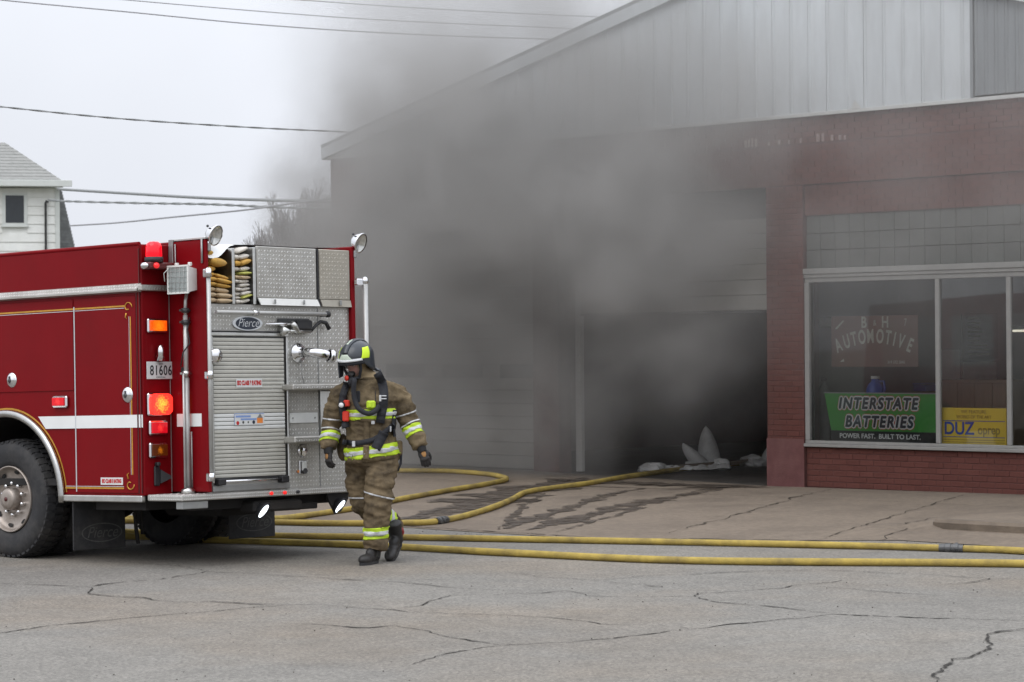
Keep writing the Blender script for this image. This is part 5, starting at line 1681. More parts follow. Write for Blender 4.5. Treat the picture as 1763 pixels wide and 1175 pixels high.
# collar
col = MB()
n = 32
vs = []
for j, (z, k) in enumerate(((1.53, 1.16), (1.58, 1.04), (1.625, 1.06), (1.625, .96), (1.57, .94))):
    for i in range(n):
        a = 2*PI*i/n
        vs.append((-.075 - .02 * (z - 1.56) / .1 + .125 * k * math.cos(a), -.02 - .02 * (z - 1.56) / .1 + .115 * k * math.sin(a), z - .035 * max(0, -math.sin(a))))
col.add(vs, [(j*n+i, j*n+(i+1) % n, ((j+1) % 5)*n+(i+1) % n, ((j+1) % 5)*n+i) for j in range(5) for i in range(n)], 0, True)
col.build("coat_collar", M['coat'], person)

# helmet, in the head's own frame: x to his left, -y forward
hel = MB()
n, mm = 40, 14
vs, fs = [], []
def hel_low(a):
    f = -math.sin(a)          # 1 in front, -1 behind
    return interp(f, [-1, -.5, 0, .5, .8, 1], [-.10, -.09, -.055, .018, .036, .038])
def hel_pt(u, a, g=1.0):
    zl = hel_low(a)
    th = u * (PI / 2) if u <= 1 else PI / 2
    cz, rz = .055, .138
    x = .142 * g * math.sin(th) * math.cos(a); yv = .170 * g * math.sin(th) * math.sin(a)
    z = cz + rz * g * math.cos(th)
    if u > 1:
        k = u - 1
        z = cz + (zl - cz) * k
        x *= 1 - .03 * k; yv *= 1 - .03 * k
    return Vector((x, yv + .012, z))
us = [0, .12, .25, .4, .55, .7, .85, 1.0, 1.25, 1.5, 1.75, 2.0]
for u in us:
    for k in range(n):
        vs.append(hel_pt(u, 2*PI*k/n))
for i in range(len(us) - 1):
    for k in range(n):
        l = (k+1) % n
        fs.append((i*n+k, (i+1)*n+k, (i+1)*n+l, i*n+l))
hel.add(vs, fs, 0, True)
helo = hel.build("helmet", M['helmet'], person, HM)
sd_ = helo.modifiers.new("thick", 'SOLIDIFY'); sd_.thickness = .006; sd_.offset = -1
# crest ridge with pale lettering
rg = MB()
vs = []
cr = [(-.12 + .02 * i) for i in range(13)]
for i in range(13):
    t = -1.15 + 2.3 * i / 12
    yy, zz = .012 + .173 * math.sin(t), .055 + .141 * math.cos(t)
    for (x, l) in ((-.028, 0.0), (-.02, .012), (.02, .012), (.028, 0.0)):
        k = 1 + l / .14
        vs.append((x, .012 + (yy - .012) * k, .055 + (zz - .055) * k))
rg.add(vs, [(i*4+j, i*4+j+1, i*4+j+5, i*4+j+4) for i in range(12) for j in range(3)], 0, True)
rg.build("helmet_ridge", M['helmet'], helo)
for i, (z0, z1) in enumerate(((-.62, -.52), (-.50, -.42), (-.40, -.28), (-.26, -.18))):
    mb = MB()
    vs = []
    for t in (z0, z1):
        for x in (-.010 + .004 * (i % 2), .012):
            vs.append((x, .012 + .173 * 1.094 * math.sin(t), .055 + .141 * 1.094 * math.cos(t)))
    mb.add(vs, [(0, 1, 3, 2)])
    mb.build("helmet_lettering", M['helmet_pale'], helo)
def shell_patch(a0, a1, u0, u1, g, name, m, skew=0.0, top=None):
    mb = MB(); vs = []
    na, nu = 10, 6
    for j in range(nu + 1):
        u = u0 + (u1 - u0) * j / nu
        k = 1 if top is None else top + (1 - top) * j / nu
        for i in range(na + 1):
            a = (a0 + a1) / 2 + (a1 - a0) / 2 * k * (2 * i / na - 1) + skew * (1 - j / nu)
            vs.append(hel_pt(u, a, g))
    mb.add(vs, [(j*(na+1)+i, j*(na+1)+i+1, (j+1)*(na+1)+i+1, (j+1)*(na+1)+i) for j in range(nu) for i in range(na)], 0, True)
    o = mb.build(name, M[m], helo)
    s = o.modifiers.new("thick", 'SOLIDIFY'); s.thickness = .003; s.offset = 1
    return o
shell_patch(-PI/2 - .62, -PI/2 + .62, .80, 1.12, 1.03, "front_patch", 'helmet_pale', 0, .35)
shell_patch(-.62, -.10, .60, 1.12, 1.025, "side_patch", 'helmet_lime', .25)
shell_patch(PI + .10, PI + .62, .60, 1.12, 1.025, "side_patch", 'helmet_lime', -.25)
# peak: a narrow curved ledge over the face, visor edge beneath it
pk = MB(); vs = []
for i in range(17):
    a = -PI/2 - 1.05 + 2.1 * i / 16
    for (r, z) in ((1.12, .058), (1.27, .048), (1.28, .036), (1.12, .034)):
        vs.append((.126 * r * math.cos(a), .012 + .155 * r * math.sin(a), z))
pk.add(vs, [(i*4+j, i*4+(j+1) % 4, (i+1)*4+(j+1) % 4, (i+1)*4+j) for i in range(16) for j in range(4)] + [(0, 1, 2, 3), (64, 67, 66, 65)], 0, True)
pk.build("helmet_peak", M['retro'], helo)
pk = MB(); vs = []
for i in range(17):
    a = -PI/2 - 1.15 + 2.3 * i / 16
    for (r, z) in ((1.12, .032), (1.24, .030), (1.22, .004), (1.12, .006)):
        vs.append((.124 * r * math.cos(a), .012 + .153 * r * math.sin(a), z))
pk.add(vs, [(i*4+j, i*4+(j+1) % 4, (i+1)*4+(j+1) % 4, (i+1)*4+j) for i in range(16) for j in range(4)] + [(0, 1, 2, 3), (64, 67, 66, 65)], 0, True)
pk.build("visor_edge", M['strap'], helo)
# neck brim behind
pk = MB(); vs = []
for i in range(15):
    a = PI/2 - 1.0 + 2.0 * i / 14
    for (r, z) in ((1.08, -.072), (1.42, -.098), (1.43, -.112), (1.08, -.096)):
        vs.append((.126 * r * math.cos(a), .012 + .155 * r * math.sin(a), z))
pk.add(vs, [(i*4+j, i*4+(j+1) % 4, (i+1)*4+(j+1) % 4, (i+1)*4+j) for i in range(14) for j in range(4)] + [(0, 1, 2, 3), (56, 59, 58, 57)], 0, True)
pk.build("neck_brim", M['helmet'], helo)
# ear cover hanging on the far side and chin strap
MB().prism([(-.140, -.03, .03), (-.140, -.085, .03), (-.134, -.10, -.05), (-.128, -.11, -.115), (-.124, -.07, -.11), (-.132, -.035, -.05)], (.012, 0, 0)).build("ear_flap", M['helmet'], helo)
# face mask
mk = MB(); vs = []
na, nv = 18, 12
def mask_pt(i, j, g=1.0):
    a = -PI/2 - 1.12 + 2.24 * i / na
    v = j / nv
    z = .03 - .15 * v
    w = 1.06 - .36 * max(0, v - .5) / .5
    return Vector((.092 * g * w * math.cos(a), -.022 + .102 * g * (1 - .12 * v) * math.sin(a), z))
for j in range(nv + 1):
    for i in range(na + 1):
        vs.append(mask_pt(i, j))
mk.add(vs, [(j*(na+1)+i, j*(na+1)+i+1, (j+1)*(na+1)+i+1, (j+1)*(na+1)+i) for j in range(nv) for i in range(na)], 0, True)
mko = mk.build("face_mask", M['mask_glass'], person, HM)
rim = [mask_pt(i, 0, 1.02) for i in range(na + 1)] + [mask_pt(na, j, 1.02) for j in range(1, nv + 1)] + [mask_pt(i, nv, 1.02) for i in range(na - 1, -1, -1)] + [mask_pt(0, j, 1.02) for j in range(nv - 1, 0, -1)]
MB().tube(rim, .0135, 8, closed=True).build("mask_seal", M['strap'], mko)
MB().ell((0, -.092, -.082), (.040, .026, .030), 14, 10).build("nose_cup", M['dark_metal'], mko)
MB().lathe([(.0, .0), (.034, .0), (.038, .015), (.036, .05), (.022, .07), (.0, .07)], (.016, -.092, -.128), (.1, -.75, -.65), 18).build("regulator", M['strap'], mko)
MB().lathe([(.018, .0), (.024, .0), (.024, .014), (.0, .016)], (-.022, -.128, -.112), (-.3, -1, .1), 14).build("regulator_button", M['radio_red'], mko)
for x in (-.03, .03):
    MB().ell((x, -.083, -.008), (.013, .009, .009), 12, 8).build("eye", M['white_paint'], mko)
    MB().ell((x, -.0905, -.009), (.005, .004, .005), 10, 6).build("iris", M['black'], mko)

# gloves: a palm and five separate fingers
def glove(side, Mx, curl, name="glove"):
    mb = MB()
    mb.ell((0, 0, -.055), (.048, .024, .058), 16, 10)
    mb.ell((0, .004, -.095), (.047, .020, .022), 14, 8)
    mb.tube([(0, 0, .055), (0, 0, .0), (0, 0, -.03)], [.050, .043, .040], 14)
    for i, (x, L) in enumerate(((-.034, .074), (-.011, .084), (.012, .079), (.034, .062))):
        x *= side
        c = curl * (1 + .12 * i)
        p = Vector((x, .0, -.088)); d = Vector((x * .5, 0, -1)).normalized()
        P = [p]; ang = 0
        for k, f in enumerate((.42, .32, .26)):
            ang += c * (.5 if k == 0 else .8)
            q = P[-1] + Vector((d.x, -math.sin(ang), -math.cos(ang))) * L * f
            P.append(q)
        mb.tube(P, [.0128, .0125, .0115, .0095], 10)
        mb.ell(P[-1], (.0095,) * 3, 8, 6)
    x = -.042 * side
    P = [Vector((x * .6, -.006, -.03)), Vector((x * 1.25, -.018, -.058)), Vector((x * 1.45, -.034, -.088)), Vector((x * 1.35, -.044, -.112))]
    mb.tube(P, [.019, .0155, .0135, .011], 10)
    mb.ell(P[-1], (.011,) * 3, 8, 6)
    me = remesh(mb, .0048, 1, name)
    me.materials.append(M['glove'])
    for f in me.polygons: f.use_smooth = True
    o = link(name, me, person, Mx)
    MB().ell((0, .019, -.05), (.022, .010, .032), 12, 8).build("glove_patch", M['glove_tan'], o)
    return o
def aim(o, down, back):
    """hand frame: -z along the fingers, +y the back of the hand"""
    z = -Vector(down).normalized()
    y = (Vector(back) - z * Vector(back).dot(z)).normalized()
    return frame(o, y.cross(z), y, z)
glove(-1, aim((-.414, -.10, .985), (.02, -.10, -1), (-.75, -.62, 0)), .50)
glove(1, aim((.392, -.045, .99), (.34, -.12, -1), (.25, -.95, .1)), .32)

# boots
def boot(Mx):
    mb = MB()
    mb.ell((0, .0, .055), (.046, .062, .055), 16, 10)          # heel
    mb.ell((0, -.10, .052), (.047, .10, .050), 16, 10)         # waist
    mb.ell((0, -.185, .048), (.055, .085, .046), 16, 10)       # toe cap
    mb.tube([(0, .0, .05), (0, .012, .13), (0, .02, .24)], [.056, .058, .066], 16)
    mb.ell((0, -.06, .095), (.045, .07, .05), 14, 8)
    me = remesh(mb, .0075, 2, "boot")
    me.materials.append(M['boot'])
    for f in me.polygons: f.use_smooth = True
    o = link("boot", me, person, Mx)
    pts = []
    n = 28
    for i in range(n):
        a = 2*PI*i/n
        y = -.10 + .168 * math.sin(a)
        w = .046 + .012 * max(0, -math.sin(a)) - .008 * math.exp(-((y + .06) / .05) ** 2)
        pts.append((w * math.cos(a), y, .0))
    MB().prism(pts, (0, 0, .026)).build("sole", M['rubber'], o)
    MB().box(-.061, .061, .020, .068, .10, .165, .01).build("boot_tab", M['boot_red'], o)
    return o
boot(frame((-.022, -.135, .0), Vector((.93, -.37, 0)).normalized(), Vector((.37, .93, 0)).normalized(), (0, 0, 1)) @ Matrix.Rotation(R(0), 4, 'X'))
fd_ = Vector((.27, .80, .50)).normalized()       # heel direction of the trailing foot
sx = Vector((.95, -.31, 0)); sx = (sx - fd_ * sx.dot(fd_)).normalized()
boot(frame(Vector((.115, .10, .012)) + fd_ * .20, sx, fd_, sx.cross(fd_)))
# ------------------------------------------------------------------ hoses
M['coupling'] = mat("grey_coupling", (.11, .11, .11), .45, .6, var=.2, scale=20)
M['band_dark'] = mat("dark_band", (.05, .05, .05), .6)
def fire_hose(label, td, r, zoff=0.0, couple=()):
    o = thing("fire_hose", label, "hose", None, "yellow fire hoses on the ground")
    P = []
    for q in td:
        t, d = q[0], q[1]
        z = (walk_z(t, d) if d < 6.62 else 0.0) + (q[2] if len(q) > 2 else 0)
        P.append(Wp(t, d, max(z, 0.004) + r * .93 + zoff))
    S = spline(P, 10)
    S = [p + Vector((0, 0, 0)) + BU * (.012 * mnoise.noise(Vector((i * .13, r * 100, 1)))) + BN * (.035 * mnoise.noise(Vector((i * .11, 7, r * 90)))) for i, p in enumerate(S)]
    rs = [r * (1 + .09 * mnoise.noise(Vector((i * .21, 3, 1)))) for i in range(len(S))]
    MB().tube(S, rs, 14).build("jacket", M['hose_y'], o)
    for (t, d) in couple:
        c = min(range(1, len(S) - 1), key=lambda i: (S[i] - Wp(t, d, S[i].z)).length)
        ax = (S[c+1] - S[c-1]).normalized()
        L = .11
        prof = [(r*1.0, -L), (r*1.22, -L), (r*1.22, -L*.55), (r*1.42, -L*.5), (r*1.42, -L*.05), (r*1.2, 0), (r*1.2, L*.1), (r*1.45, L*.15), (r*1.45, L*.6), (r*1.22, L*.65), (r*1.22, L), (r*1.0, L)]
        MB().lathe(prof, S[c], ax, 18, smooth=False).build("coupling", M['coupling'], o)
        lg = MB()
        for a in range(3):
            nx = ax.orthogonal().normalized(); ny = ax.cross(nx)
            dd = nx * math.cos(a*2.09+.4) + ny * math.sin(a*2.09+.4)
            lg.cyl(S[c] + ax * L*.36 + dd * r*1.3, S[c] + ax * L*.36 + dd * r*1.72, .012, n=8)
        lg.build("coupling_lug", M['coupling'], o)
    return o
fire_hose("yellow fire hose nearest the camera, crossing behind the walking firefighter's boots", [(-3.0, 10.2), (-1.2, 9.9), (-.2, 9.4), (.88, 9.15), (2.21, 8.69), (3.95, 8.43), (5.73, 7.96), (8.02, 6.46), (10.0, 5.6), (13, 5.0)], .032)
fire_hose("long straight yellow fire hose with a grey coupling at the right, second from the camera", [(-3.4, 9.6), (-1.2, 9.2), (0.47, 8.53), (1.85, 7.78), (3.4, 6.96), (5.43, 5.99), (6.63, 5.51), (7.3, 5.37), (9, 5.25), (13, 5.0)], .031, couple=[(6.66, 5.5)])
fire_hose("yellow fire hose coupled at the gutter, running up the pavement into the smoking bay", [(-3.6, 8.9), (-2.2, 8.1), (-0.86, 7.29), (-0.16, 6.94), (0.39, 6.44), (0.5, 6.05), (-0.05, 4.91), (-0.91, 3.61), (-1.56, 2.57), (-1.74, 1.46), (-2.26, -0.07), (-2.86, -1.92), (-3.2, -4.0)], .033, couple=[(.50, 6.05)])
fire_hose("yellow fire hose that loops back along the foot of the closed garage door", [(-3.2, 8.3), (-1.9, 7.5), (-1.25, 6.91), (-1.38, 6.22), (-1.62, 5.33), (-2.11, 4.17), (-2.48, 3.15), (-2.75, 2.26), (-2.93, 1.75), (-3.22, 1.42), (-3.65, 1.2), (-4.11, 1.08), (-4.65, 1.0), (-5.04, 1.06), (-5.6, 1.3), (-7.0, 2.0), (-9.0, 3.2)], .032, .002)

# ------------------------------------------------------------------ debris in the burning bay
M['debris'] = mat("pale_plastic", (.68, .68, .66), .55, var=.12, scale=8, dirt=(.2, .19, .17), dirt_amt=.4)
M['debris_brown'] = mat("scorched_board", (.14, .11, .08), .8, var=.2)
def fin(name, label, t, y, zb, h, w, lean, curve, rz):
    mb = MB()
    N, K = 12, 5
    vs = []
    for side in (0, 1):
        for i in range(N + 1):
            u = i / N
            ww = w * (1 - u ** 2.2) ** .8 + .01
            for j in range(K + 1):
                v = j / K - .5
                x = lean * u * h + v * ww
                yy = curve * u * u * h + .25 * ww * (v * 2) ** 2 + side * .012
                vs.append((x, yy, u * h))
    n = (N + 1) * (K + 1)
    fs = []
    for s in (0, 1):
        for i in range(N):
            for j in range(K):
                a = s * n + i * (K + 1) + j
                fs.append((a, a + 1, a + K + 2, a + K + 1))
    for i in range(N):
        for j in (0, K):
            a = i * (K + 1) + j
            fs.append((a, a + K + 1, n + a + K + 1, n + a))
    for i in (0, N):
        for j in range(K):
            a = i * (K + 1) + j
            fs.append((a, a + 1, n + a + 1, n + a))
    mb.add(vs, fs, 0, True)
    o = mb.build(name, M['debris'], None, at_b(t, y, zb) @ Matrix.Rotation(rz, 4, 'Z'))
    return tag(o, label, "debris", "pale plastic debris in the open bay")
fin("plastic_shard", "tall pale pointed plastic shard standing in the debris of the open bay", -3.08, 2.45, .19, .56, .31, -.10, .1, R(40))
fin("plastic_shard", "shorter pale plastic shard leaning left in the debris of the open bay", -3.02, 2.25, .19, .33, .27, -.85, .12, R(48))
fin("plastic_shard", "pale curled plastic piece beside the red brick pier in the open bay", -2.62, 3.05, .18, .32, .14, .35, .3, R(40))
def lump(label, t, y, z, r, seed, m='debris'):
    mb = MB()
    mb.ell((0, 0, 0), r, 14, 9)
    vs = []
    for p in mb.v:
        q = Vector(p) / max(r)
        k = 1 + .45 * mnoise.noise(q * 1.9 + Vector((seed, 0, 0))) + .25 * mnoise.noise(q * 4.3 + Vector((0, seed, 0)))
        vs.append((p[0] * k, p[1] * k, max(p[2] * k, -r[2] * .75)))
    mb.v = vs
    mb.sm = [False] * len(mb.sm)
    o = mb.build("crumpled_plastic", M[m], None, at_b(t, y, z))
    return tag(o, label, "debris", "pale plastic debris in the open bay")
lump("crumpled pale plastic at the left end of the debris in the open bay", -2.93, 1.05, .215, (.20, .14, .09), 1)
lump("crumpled pale plastic at the foot of the tall pointed shard", -2.50, 2.0, .23, (.15, .12, .11), 2)
lump("small crumpled pale plastic under the leaning shard", -3.02, 2.0, .22, (.16, .10, .06), 3)
lump("crumpled pale plastic close to the red brick pier in the open bay", -2.78, 3.0, .24, (.17, .12, .10), 4)
def plank(label, a, b, w, th, m):
    d = Vector((b[0]-a[0], b[1]-a[1], b[2]-a[2])); L = d.length
    mb = MB().box(0, L, -w/2, w/2, 0, th, .004)
    x = d.normalized(); y = Vector((0, 0, 1)).cross(x).normalized(); z = x.cross(y)
    o = mb.build("fallen_board", M[m], None, MBLD @ frame(a, x, y, z))
    return tag(o, label, "debris", "scorched boards in the open bay")
mb = MB()
n1, n2 = 34, 10
vs = []
for i in range(n1 + 1):
    for j in range(n2 + 1):
        u, v = i / n1, j / n2 - .5
        w_ = .34 * (.55 + .45 * abs(math.sin(u * 5.2 + .6)))
        z_ = .02 + .07 * abs(mnoise.noise(Vector((u * 6.5, v * 3, 2)))) + .05 * abs(mnoise.noise(Vector((u * 17, v * 8, 5)))) + .05 * max(0, 1 - abs(u - .93) * 9)
        vs.append((1.18 * u, v * w_ + .05 * math.sin(u * 9), z_ * (1 - (2 * v) ** 4 * .6)))
mb.add(vs, [(i*(n2+1)+j, (i+1)*(n2+1)+j, (i+1)*(n2+1)+j+1, i*(n2+1)+j+1) for i in range(n1) for j in range(n2)])
o = mb.build("plastic_sheet", M['debris'], None, at_b(-3.08, 1.05, .185) @ Matrix.Rotation(R(50), 4, 'Z'))
tag(o, "long crumpled pale sheet spread along the front of the debris in the open bay", "debris", "pale plastic debris in the open bay")
sd2 = o.modifiers.new("thick", 'SOLIDIFY'); sd2.thickness = .006
plank("scorched brown board lying between the crumpled plastic pieces in the open bay", (-2.95, 1.3, .21), (-2.5, 2.35, .26), .14, .03, 'debris_brown')
plank("dark scorched board propped up near the red brick pier in the open bay", (-2.9, 2.7, .2), (-2.55, 3.6, .42), .12, .03, 'debris_brown')

# ------------------------------------------------------------------ house behind the fire truck
M['clap'] = mat("white_clapboard", (.80, .805, .77), .6, var=.05, scale=4, dirt=(.45, .44, .36), dirt_amt=.3, dirt_scale=.8)
M['shingle'] = mat("grey_roof_shingle", (.27, .27, .255), .9, var=.16, scale=9, dirt=(.16, .165, .155), dirt_amt=.3, dirt_scale=2)
M['shingle_dark'] = mat("dark_slate_shingle", (.17, .175, .175), .9, var=.2, scale=9, randv=.12)
M['win_dark'] = mat("dark_window_glass", (.03, .035, .04), .12, var=.1)
M['trim'] = mat("pale_trim", (.62, .64, .61), .6, var=.05)
HD, HX = 70.0, -12.58     # depth of the front wall, right corner
house = thing("white_house", "white clapboard house with a grey hipped roof standing behind the fire truck", "house", Matrix.Translation((HX, HD, 0)) @ Matrix.Rotation(R(13), 4, 'Z'))
MB().box(-9.5, -.002, .03, 8, -.2, 6.40).build("wall", M['clap'], house)
rows = 26
for k in range(rows):
    z = .15 + k * .25
    mb = MB()
    zt = z + .25
    def cl(x0, x1):
        mb.prism([(x0, .028, z), (x0, -.012, z), (x0, .012, zt), (x0, .028, zt)], (x1 - x0, 0, 0))
    if zt < 5.36 or z > 6.2:
        cl(-9.5, -.12)
    else:
        cl(-9.5, -1.56); cl(-.88, -.12)
    if zt < 6.42:
        mb.build("clapboard", M['clap'], house)
MB().box(-.118, .01, -.02, .03, -.1, 6.41, .004).build("corner_board", M['trim'], house)
wn = MB().box(-1.56, -.88, -.025, .035, 5.36, 6.24).build("window", M['trim'], house)
MB().box(-1.47, -.97, -.03, -.026, 5.43, 6.19).build("pane", M['win_dark'], wn)
MB().box(-1.60, -.84, -.06, -.024, 5.31, 5.36, .004).build("sill", M['trim'], wn)
MB().box(-9.9, .10, -.38, .02, 6.42, 6.50).build("soffit", M['trim'], house)
MB().box(-9.9, .33, -.46, -.385, 6.42, 6.60, .01).build("gutter", M['trim'], house)
# hip roof, built of courses of shingles
mb = MB()
E0, E1, EZ, RZ = (-9.9, -.42), (.32, -.42), 6.6, 7.83
ridge_x, ridge_y = -1.42, 2.2
mb.prism([(-9.9, -.42, EZ), (.32, -.42, EZ), (.0, -.42, EZ + .01), (ridge_x, ridge_y, RZ), (-8.5, ridge_y, RZ)], (0, .0, -.04)) if False else None
mb.add([(-9.9, -.42, EZ), (.03, -.42, EZ), (ridge_x, ridge_y, RZ), (-8.5, ridge_y, RZ), (.03, 8.3, EZ), (-9.9, 8.3, EZ), (ridge_x, 6.0, RZ), (-8.5, 6.0, RZ)],
       [(0, 1, 2, 3), (1, 4, 6, 2), (4, 5, 7, 6), (5, 0, 3, 7), (3, 2, 6, 7), (0, 5, 4, 1)])
roof = mb.build("roof", M['shingle'], house)
nc = 12
for k in range(nc):
    u0, u1 = k / nc, (k + 1) / nc
    def P(u, s, lift):
        xl = -9.9 + 1.4 * u; xr = .03 + (ridge_x - .03) * u
        n = Vector((0, -(RZ - EZ), ridge_y + .42)).normalized()
        return Vector((xl + (xr - xl) * s, -.42 + (ridge_y + .42) * u, EZ + (RZ - EZ) * u)) + n * lift
    c = MB()
    c.add([P(u0, 0, .016), P(u0, 1, .016), P(u1, 1, .006), P(u1, 0, .006), P(u0, 0, 0), P(u0, 1, 0)], [(0, 1, 2, 3), (4, 5, 1, 0)])
    c.build("shingle_course", M['shingle'], roof)
# steep slate-hung slope on the right flank
mb = MB().prism([(.02, .6, -.1), (1.05, .6, -.1), (1.05, .6, 2.0), (.08, .6, 6.38), (.02, .6, 6.38)], (0, 6, 0))
sw = mb.build("slate_wing", M['shingle_dark'], house)
for k in range(30):
    z = 3.6 + k * .092
    xr = 1.05 - (z - 2.0) / 4.38 * .97
    if z < 6.3:
        MB().prism([(.03, .598, z), (xr + .012, .598, z), (xr + .012, .57, z), (.03, .57, z)], (0, 0, .086)).build("slate_course", M['shingle_dark'], sw)
o = MB()
o.tube([(-.38, -.06, 1.0), (-.38, -.06, 5.98), (-.36, -.09, 6.03), (-.31, -.12, 6.0)], .032, 8).build("service_mast", M['dark_metal'], house)

# ------------------------------------------------------------------ overhead lines
M['cable'] = mat("overhead_cable", (.25, .26, .26), .6, var=.1)
M['cable_thin'] = mat("thin_cable", (.3, .3, .32), .6, var=.1)
def power_line(label, pts, r, m='cable', twist=False):
    P = spline(pts, 14)
    o = thing("power_line", label, "cable", None, "overhead cables")
    if twist:
        mb = MB()
        for ph in (0, PI):
            mb.tube([p + Vector((0, math.sin(i * 1.15 + ph), math.cos(i * 1.15 + ph))) * r * .6 for i, p in enumerate(P)], r * .75, 6)
        mb.build("cable", M[m], o)
    else:
        MB().tube(P, r, 6).build("cable", M[m], o)
    return o
power_line("twisted cable sloping down to the gable eave, just above the roof of the house", [(-7.85, 34.00, 5.293), (-6.98, 34.40, 5.215), (-5.52, 35.20, 5.118), (-3.82, 36.00, 5.054), (-2.36, 36.60, 5.024), (-1.70, 36.90, 5.032)], .011, twist=True)
power_line("thin cable entering at the top left corner of the sky", [(-9.68, 42.00, 7.906), (-8.52, 42.00, 7.742), (-6.38, 42.00, 7.523), (-4.15, 42.00, 7.293), (-1.72, 42.00, 7.120), (0.80, 42.00, 7.014), (3.61, 42.00, 6.955)], .011, 'cable_thin')
power_line("thin cable entering at the top edge left of the smoke", [(-8.31, 44.00, 8.181), (-6.73, 44.00, 8.006), (-3.84, 44.00, 7.741), (-1.81, 44.00, 7.594), (1.25, 44.00, 7.439), (3.79, 44.00, 7.339)], .009, 'cable_thin')
power_line("thin cable at the very top of the picture above the smoke", [(-6.14, 46.00, 8.407), (-3.90, 46.00, 8.263), (-1.89, 46.00, 8.110), (0.77, 46.00, 7.952), (3.96, 46.00, 7.801)], .009, 'cable_thin')
power_line("thick cable from the eave of the white house to the back of the garage", [(-12.52, 69.50, 6.342), (-9.91, 66.00, 5.980), (-7.59, 62.00, 5.618), (-5.36, 58.00, 5.302), (-3.62, 54.00, 5.024)], .042)
power_line("twisted cable just below the thick one between house and garage", [(-12.81, 69.60, 6.045), (-11.94, 68.00, 5.913), (-9.46, 64.00, 5.617), (-7.21, 60.00, 5.343), (-5.49, 58.00, 5.149), (-3.62, 54.00, 4.874)], .027, 'cable', True)
power_line("sagging thin cable lowest between house and garage", [(-11.94, 68.00, 5.253), (-10.21, 65.00, 5.170), (-8.31, 62.00, 5.150), (-6.16, 58.00, 5.087), (-4.91, 56.00, 5.111), (-3.55, 53.00, 5.063)], .022, 'cable_thin')

# ------------------------------------------------------------------ bare trees
M['bark'] = mat("grey_bark", (.25, .235, .23), .9, var=.2, scale=6)
def bare_tree(label, X, Y, H, spread, seed, levels=5):
    rng = random.Random(seed)
    root = thing("bare_tree", label, "tree", Matrix.Translation((X, Y, -.05)), "bare trees behind the fire truck")
    tk, cr = MB(), MB()
    th = H * .36
    pts = [(0, 0, 0), (.05, 0, th * .5), (.02, .03, th)]
    tk.tube(pts, [.17, .14, .11], 8)
    tk.build("trunk", M['bark'], root)
    def grow(p, d, L, r, lev):
        n = 4
        P, rs = [p], [r]
        q, dd = p, d
        for i in range(n):
            dd = (dd + Vector((rng.uniform(-1, 1), rng.uniform(-1, 1), rng.uniform(-.3, .8))) * .17).normalized()
            q = q + dd * (L / n)
            P.append(q); rs.append(r * (1 - .55 * (i + 1) / n))
        cr.tube(P, [max(q, .010) for q in rs], 5 if lev > 2 else 3, False)
        if lev <= 0: return
        k = 4 if lev > 1 else 7
        for i in range(k):
            f = rng.uniform(.35, 1.0)
            b = P[min(n, int(f * n))]
            ax = Vector((rng.uniform(-1, 1), rng.uniform(-1, 1), rng.uniform(-.1, .7))).normalized()
            nd = (dd * .8 + ax * spread + Vector((0, 0, .5))).normalized()
            grow(b, nd, L * rng.uniform(.55, .8), max(.010, r * .55), lev - 1)
    for i in range(6):
        a = i * 1.05 + rng.uniform(-.3, .3)
        grow(Vector((.02, .03, th * rng.uniform(.75, 1))), Vector((math.cos(a) * .38, math.sin(a) * .38, 1)).normalized(), H * .29, .08, levels - 1)
    # fine twigs: slender blades at the outside of the crown
    cr.build("crown", M['bark'], root)
    return root
bare_tree("small rounded bare tree at the left end of the trees behind the truck", -9.0, 92, 7.0, .42, 11)
bare_tree("bare tree in the middle of the row behind the truck", -8.1, 95, 8.1, .40, 23)
bare_tree("tallest bare tree, beside the corner of the garage", -7.0, 92, 8.3, .42, 35)
bare_tree("bare tree half hidden behind the corner of the garage", -6.0, 99, 9.4, .42, 47)
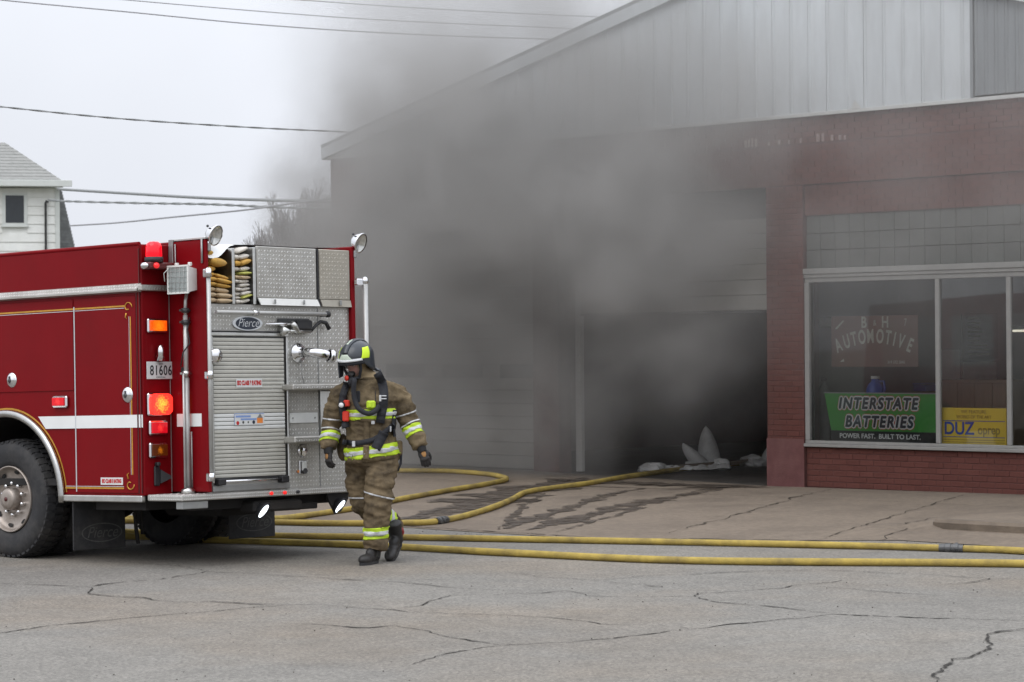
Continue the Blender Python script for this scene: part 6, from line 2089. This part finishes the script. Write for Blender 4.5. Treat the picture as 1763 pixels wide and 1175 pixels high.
# ------------------------------------------------------------------ smoke
def smoke_object():
    """one closed body of smoke standing in and before the garage; its density is a handful of drifting puffs broken up by turbulence"""
    T0_, T1_, Y0_, Y1_, Z0_, Z1_ = -17.0, 9.0, -5.6, 9.9, .02, 11.0
    o = MB().box(T0_, T1_, Y0_, Y1_, Z0_, Z1_).build("smoke", [], None, MBLD)
    tag(o, None, None, None, 'stuff')
    m = bpy.data.materials.new("smoke")
    m.use_nodes = True
    t = m.node_tree
    for n in list(t.nodes): t.nodes.remove(n)
    out = t.nodes.new("ShaderNodeOutputMaterial")
    pv = t.nodes.new("ShaderNodeVolumePrincipled")
    t.links.new(pv.outputs[0], out.inputs["Volume"])
    pv.inputs["Color"].default_value = SMOKE_COL
    pv.inputs["Anisotropy"].default_value = .0
    tc = t.nodes.new("ShaderNodeTexCoord")
    P = tc.outputs["Object"]
    def math_(op, a, b=None, c=None):
        n = t.nodes.new("ShaderNodeMath"); n.operation = op
        for i, v in enumerate((a, b, c)):
            if v is None: continue
            if isinstance(v, (int, float)): n.inputs[i].default_value = v
            else: t.links.new(v, n.inputs[i])
        return n.outputs[0]
    def vmath(op, a, b):
        n = t.nodes.new("ShaderNodeVectorMath"); n.operation = op
        for i, v in enumerate((a, b)):
            if isinstance(v, tuple): n.inputs[i].default_value = v
            else: t.links.new(v, n.inputs[i])
        return n
    # turbulence that also bends the puffs
    nz = t.nodes.new("ShaderNodeTexNoise"); nz.inputs["Scale"].default_value = .42; nz.inputs["Detail"].default_value = 2.5; nz.inputs["Roughness"].default_value = .55
    t.links.new(P, nz.inputs["Vector"])
    w = vmath('SUBTRACT', nz.outputs["Color"], (.5, .5, .5)).outputs[0]
    ws = vmath('MULTIPLY', w, (2.6, 1.6, 2.4)).outputs[0]
    Q = vmath('ADD', P, ws).outputs[0]
    total = None
    for (c, r, s) in PUFFS:
        d = vmath('SUBTRACT', Q, c).outputs[0]
        d = vmath('DIVIDE', d, r).outputs[0]
        L = t.nodes.new("ShaderNodeVectorMath"); L.operation = 'LENGTH'
        t.links.new(d, L.inputs[0])
        mr = t.nodes.new("ShaderNodeMapRange"); mr.interpolation_type = 'SMOOTHSTEP'
        mr.inputs["From Min"].default_value = 1.0; mr.inputs["From Max"].default_value = .25
        mr.inputs["To Min"].default_value = 0; mr.inputs["To Max"].default_value = s
        t.links.new(L.outputs["Value"], mr.inputs["Value"])
        total = mr.outputs[0] if total is None else math_('ADD', total, mr.outputs[0])
    n2 = t.nodes.new("ShaderNodeTexNoise"); n2.inputs["Scale"].default_value = 1.0; n2.inputs["Detail"].default_value = 4; n2.inputs["Roughness"].default_value = .6
    t.links.new(P, n2.inputs["Vector"])
    k = t.nodes.new("ShaderNodeMapRange")
    k.inputs["From Min"].default_value = .36; k.inputs["From Max"].default_value = .66
    k.inputs["To Min"].default_value = .3; k.inputs["To Max"].default_value = 1.7
    t.links.new(n2.outputs["Fac"], k.inputs["Value"])
    dens = math_('MULTIPLY', total, k.outputs[0])
    t.links.new(dens, pv.inputs["Density"])
    o.data.materials.append(m)
    return o
SMOKE_COL = (.53, .522, .508, 1)
# centre (along the facade, into the building, up), radii, density per metre
PUFFS = [
    ((-2.3, 4.2, 3.0), (2.4, 4.0, 2.4), .3),        # inside the burning bay
    ((-1.6, -.4, 3.4), (1.9, 1.4, 1.4), 1.9),       # out of the bay, under the lintel
    ((-2.6, -.9, 3.9), (2.6, 2.0, 2.2), 1.5),
    ((-1.9, -.5, 2.1), (2.6, 1.3, 2.1), .75),
    ((-3.7, -.6, 1.4), (1.8, 1.3, 2.2), .55),
    ((-4.8, -1.1, 3.7), (2.9, 2.2, 2.6), .85),
    ((-6.2, -.9, 3.3), (2.3, 2.0, 2.9), .7),
    ((-5.6, -.7, 1.2), (2.9, 1.8, 2.3), .7),
    ((-4.4, -.8, 5.6), (3.4, 2.6, 1.8), .38),
    ((-6.2, -.2, 5.3), (2.3, 2.4, 1.7), .32),
    ((-2.4, -.6, 6.6), (3.2, 2.4, 1.9), .16),
    ((-5.2, .6, 7.4), (4.2, 3.2, 2.8), .10),
    ((-8.4, 2.0, 7.2), (3.4, 3.6, 3.4), .065),
    ((-.6, -.8, 4.8), (2.2, 2.2, 1.8), .40),
    ((-.9, -.5, 1.0), (1.7, 1.0, 1.7), .14),
    ((-7.0, -.8, 4.5), (1.6, 1.6, 1.5), .30),
    ((3.4, -1.4, 4.2), (7.5, 3.0, 3.6), .12),       # thin veil before the shop front
]
smoke_object()
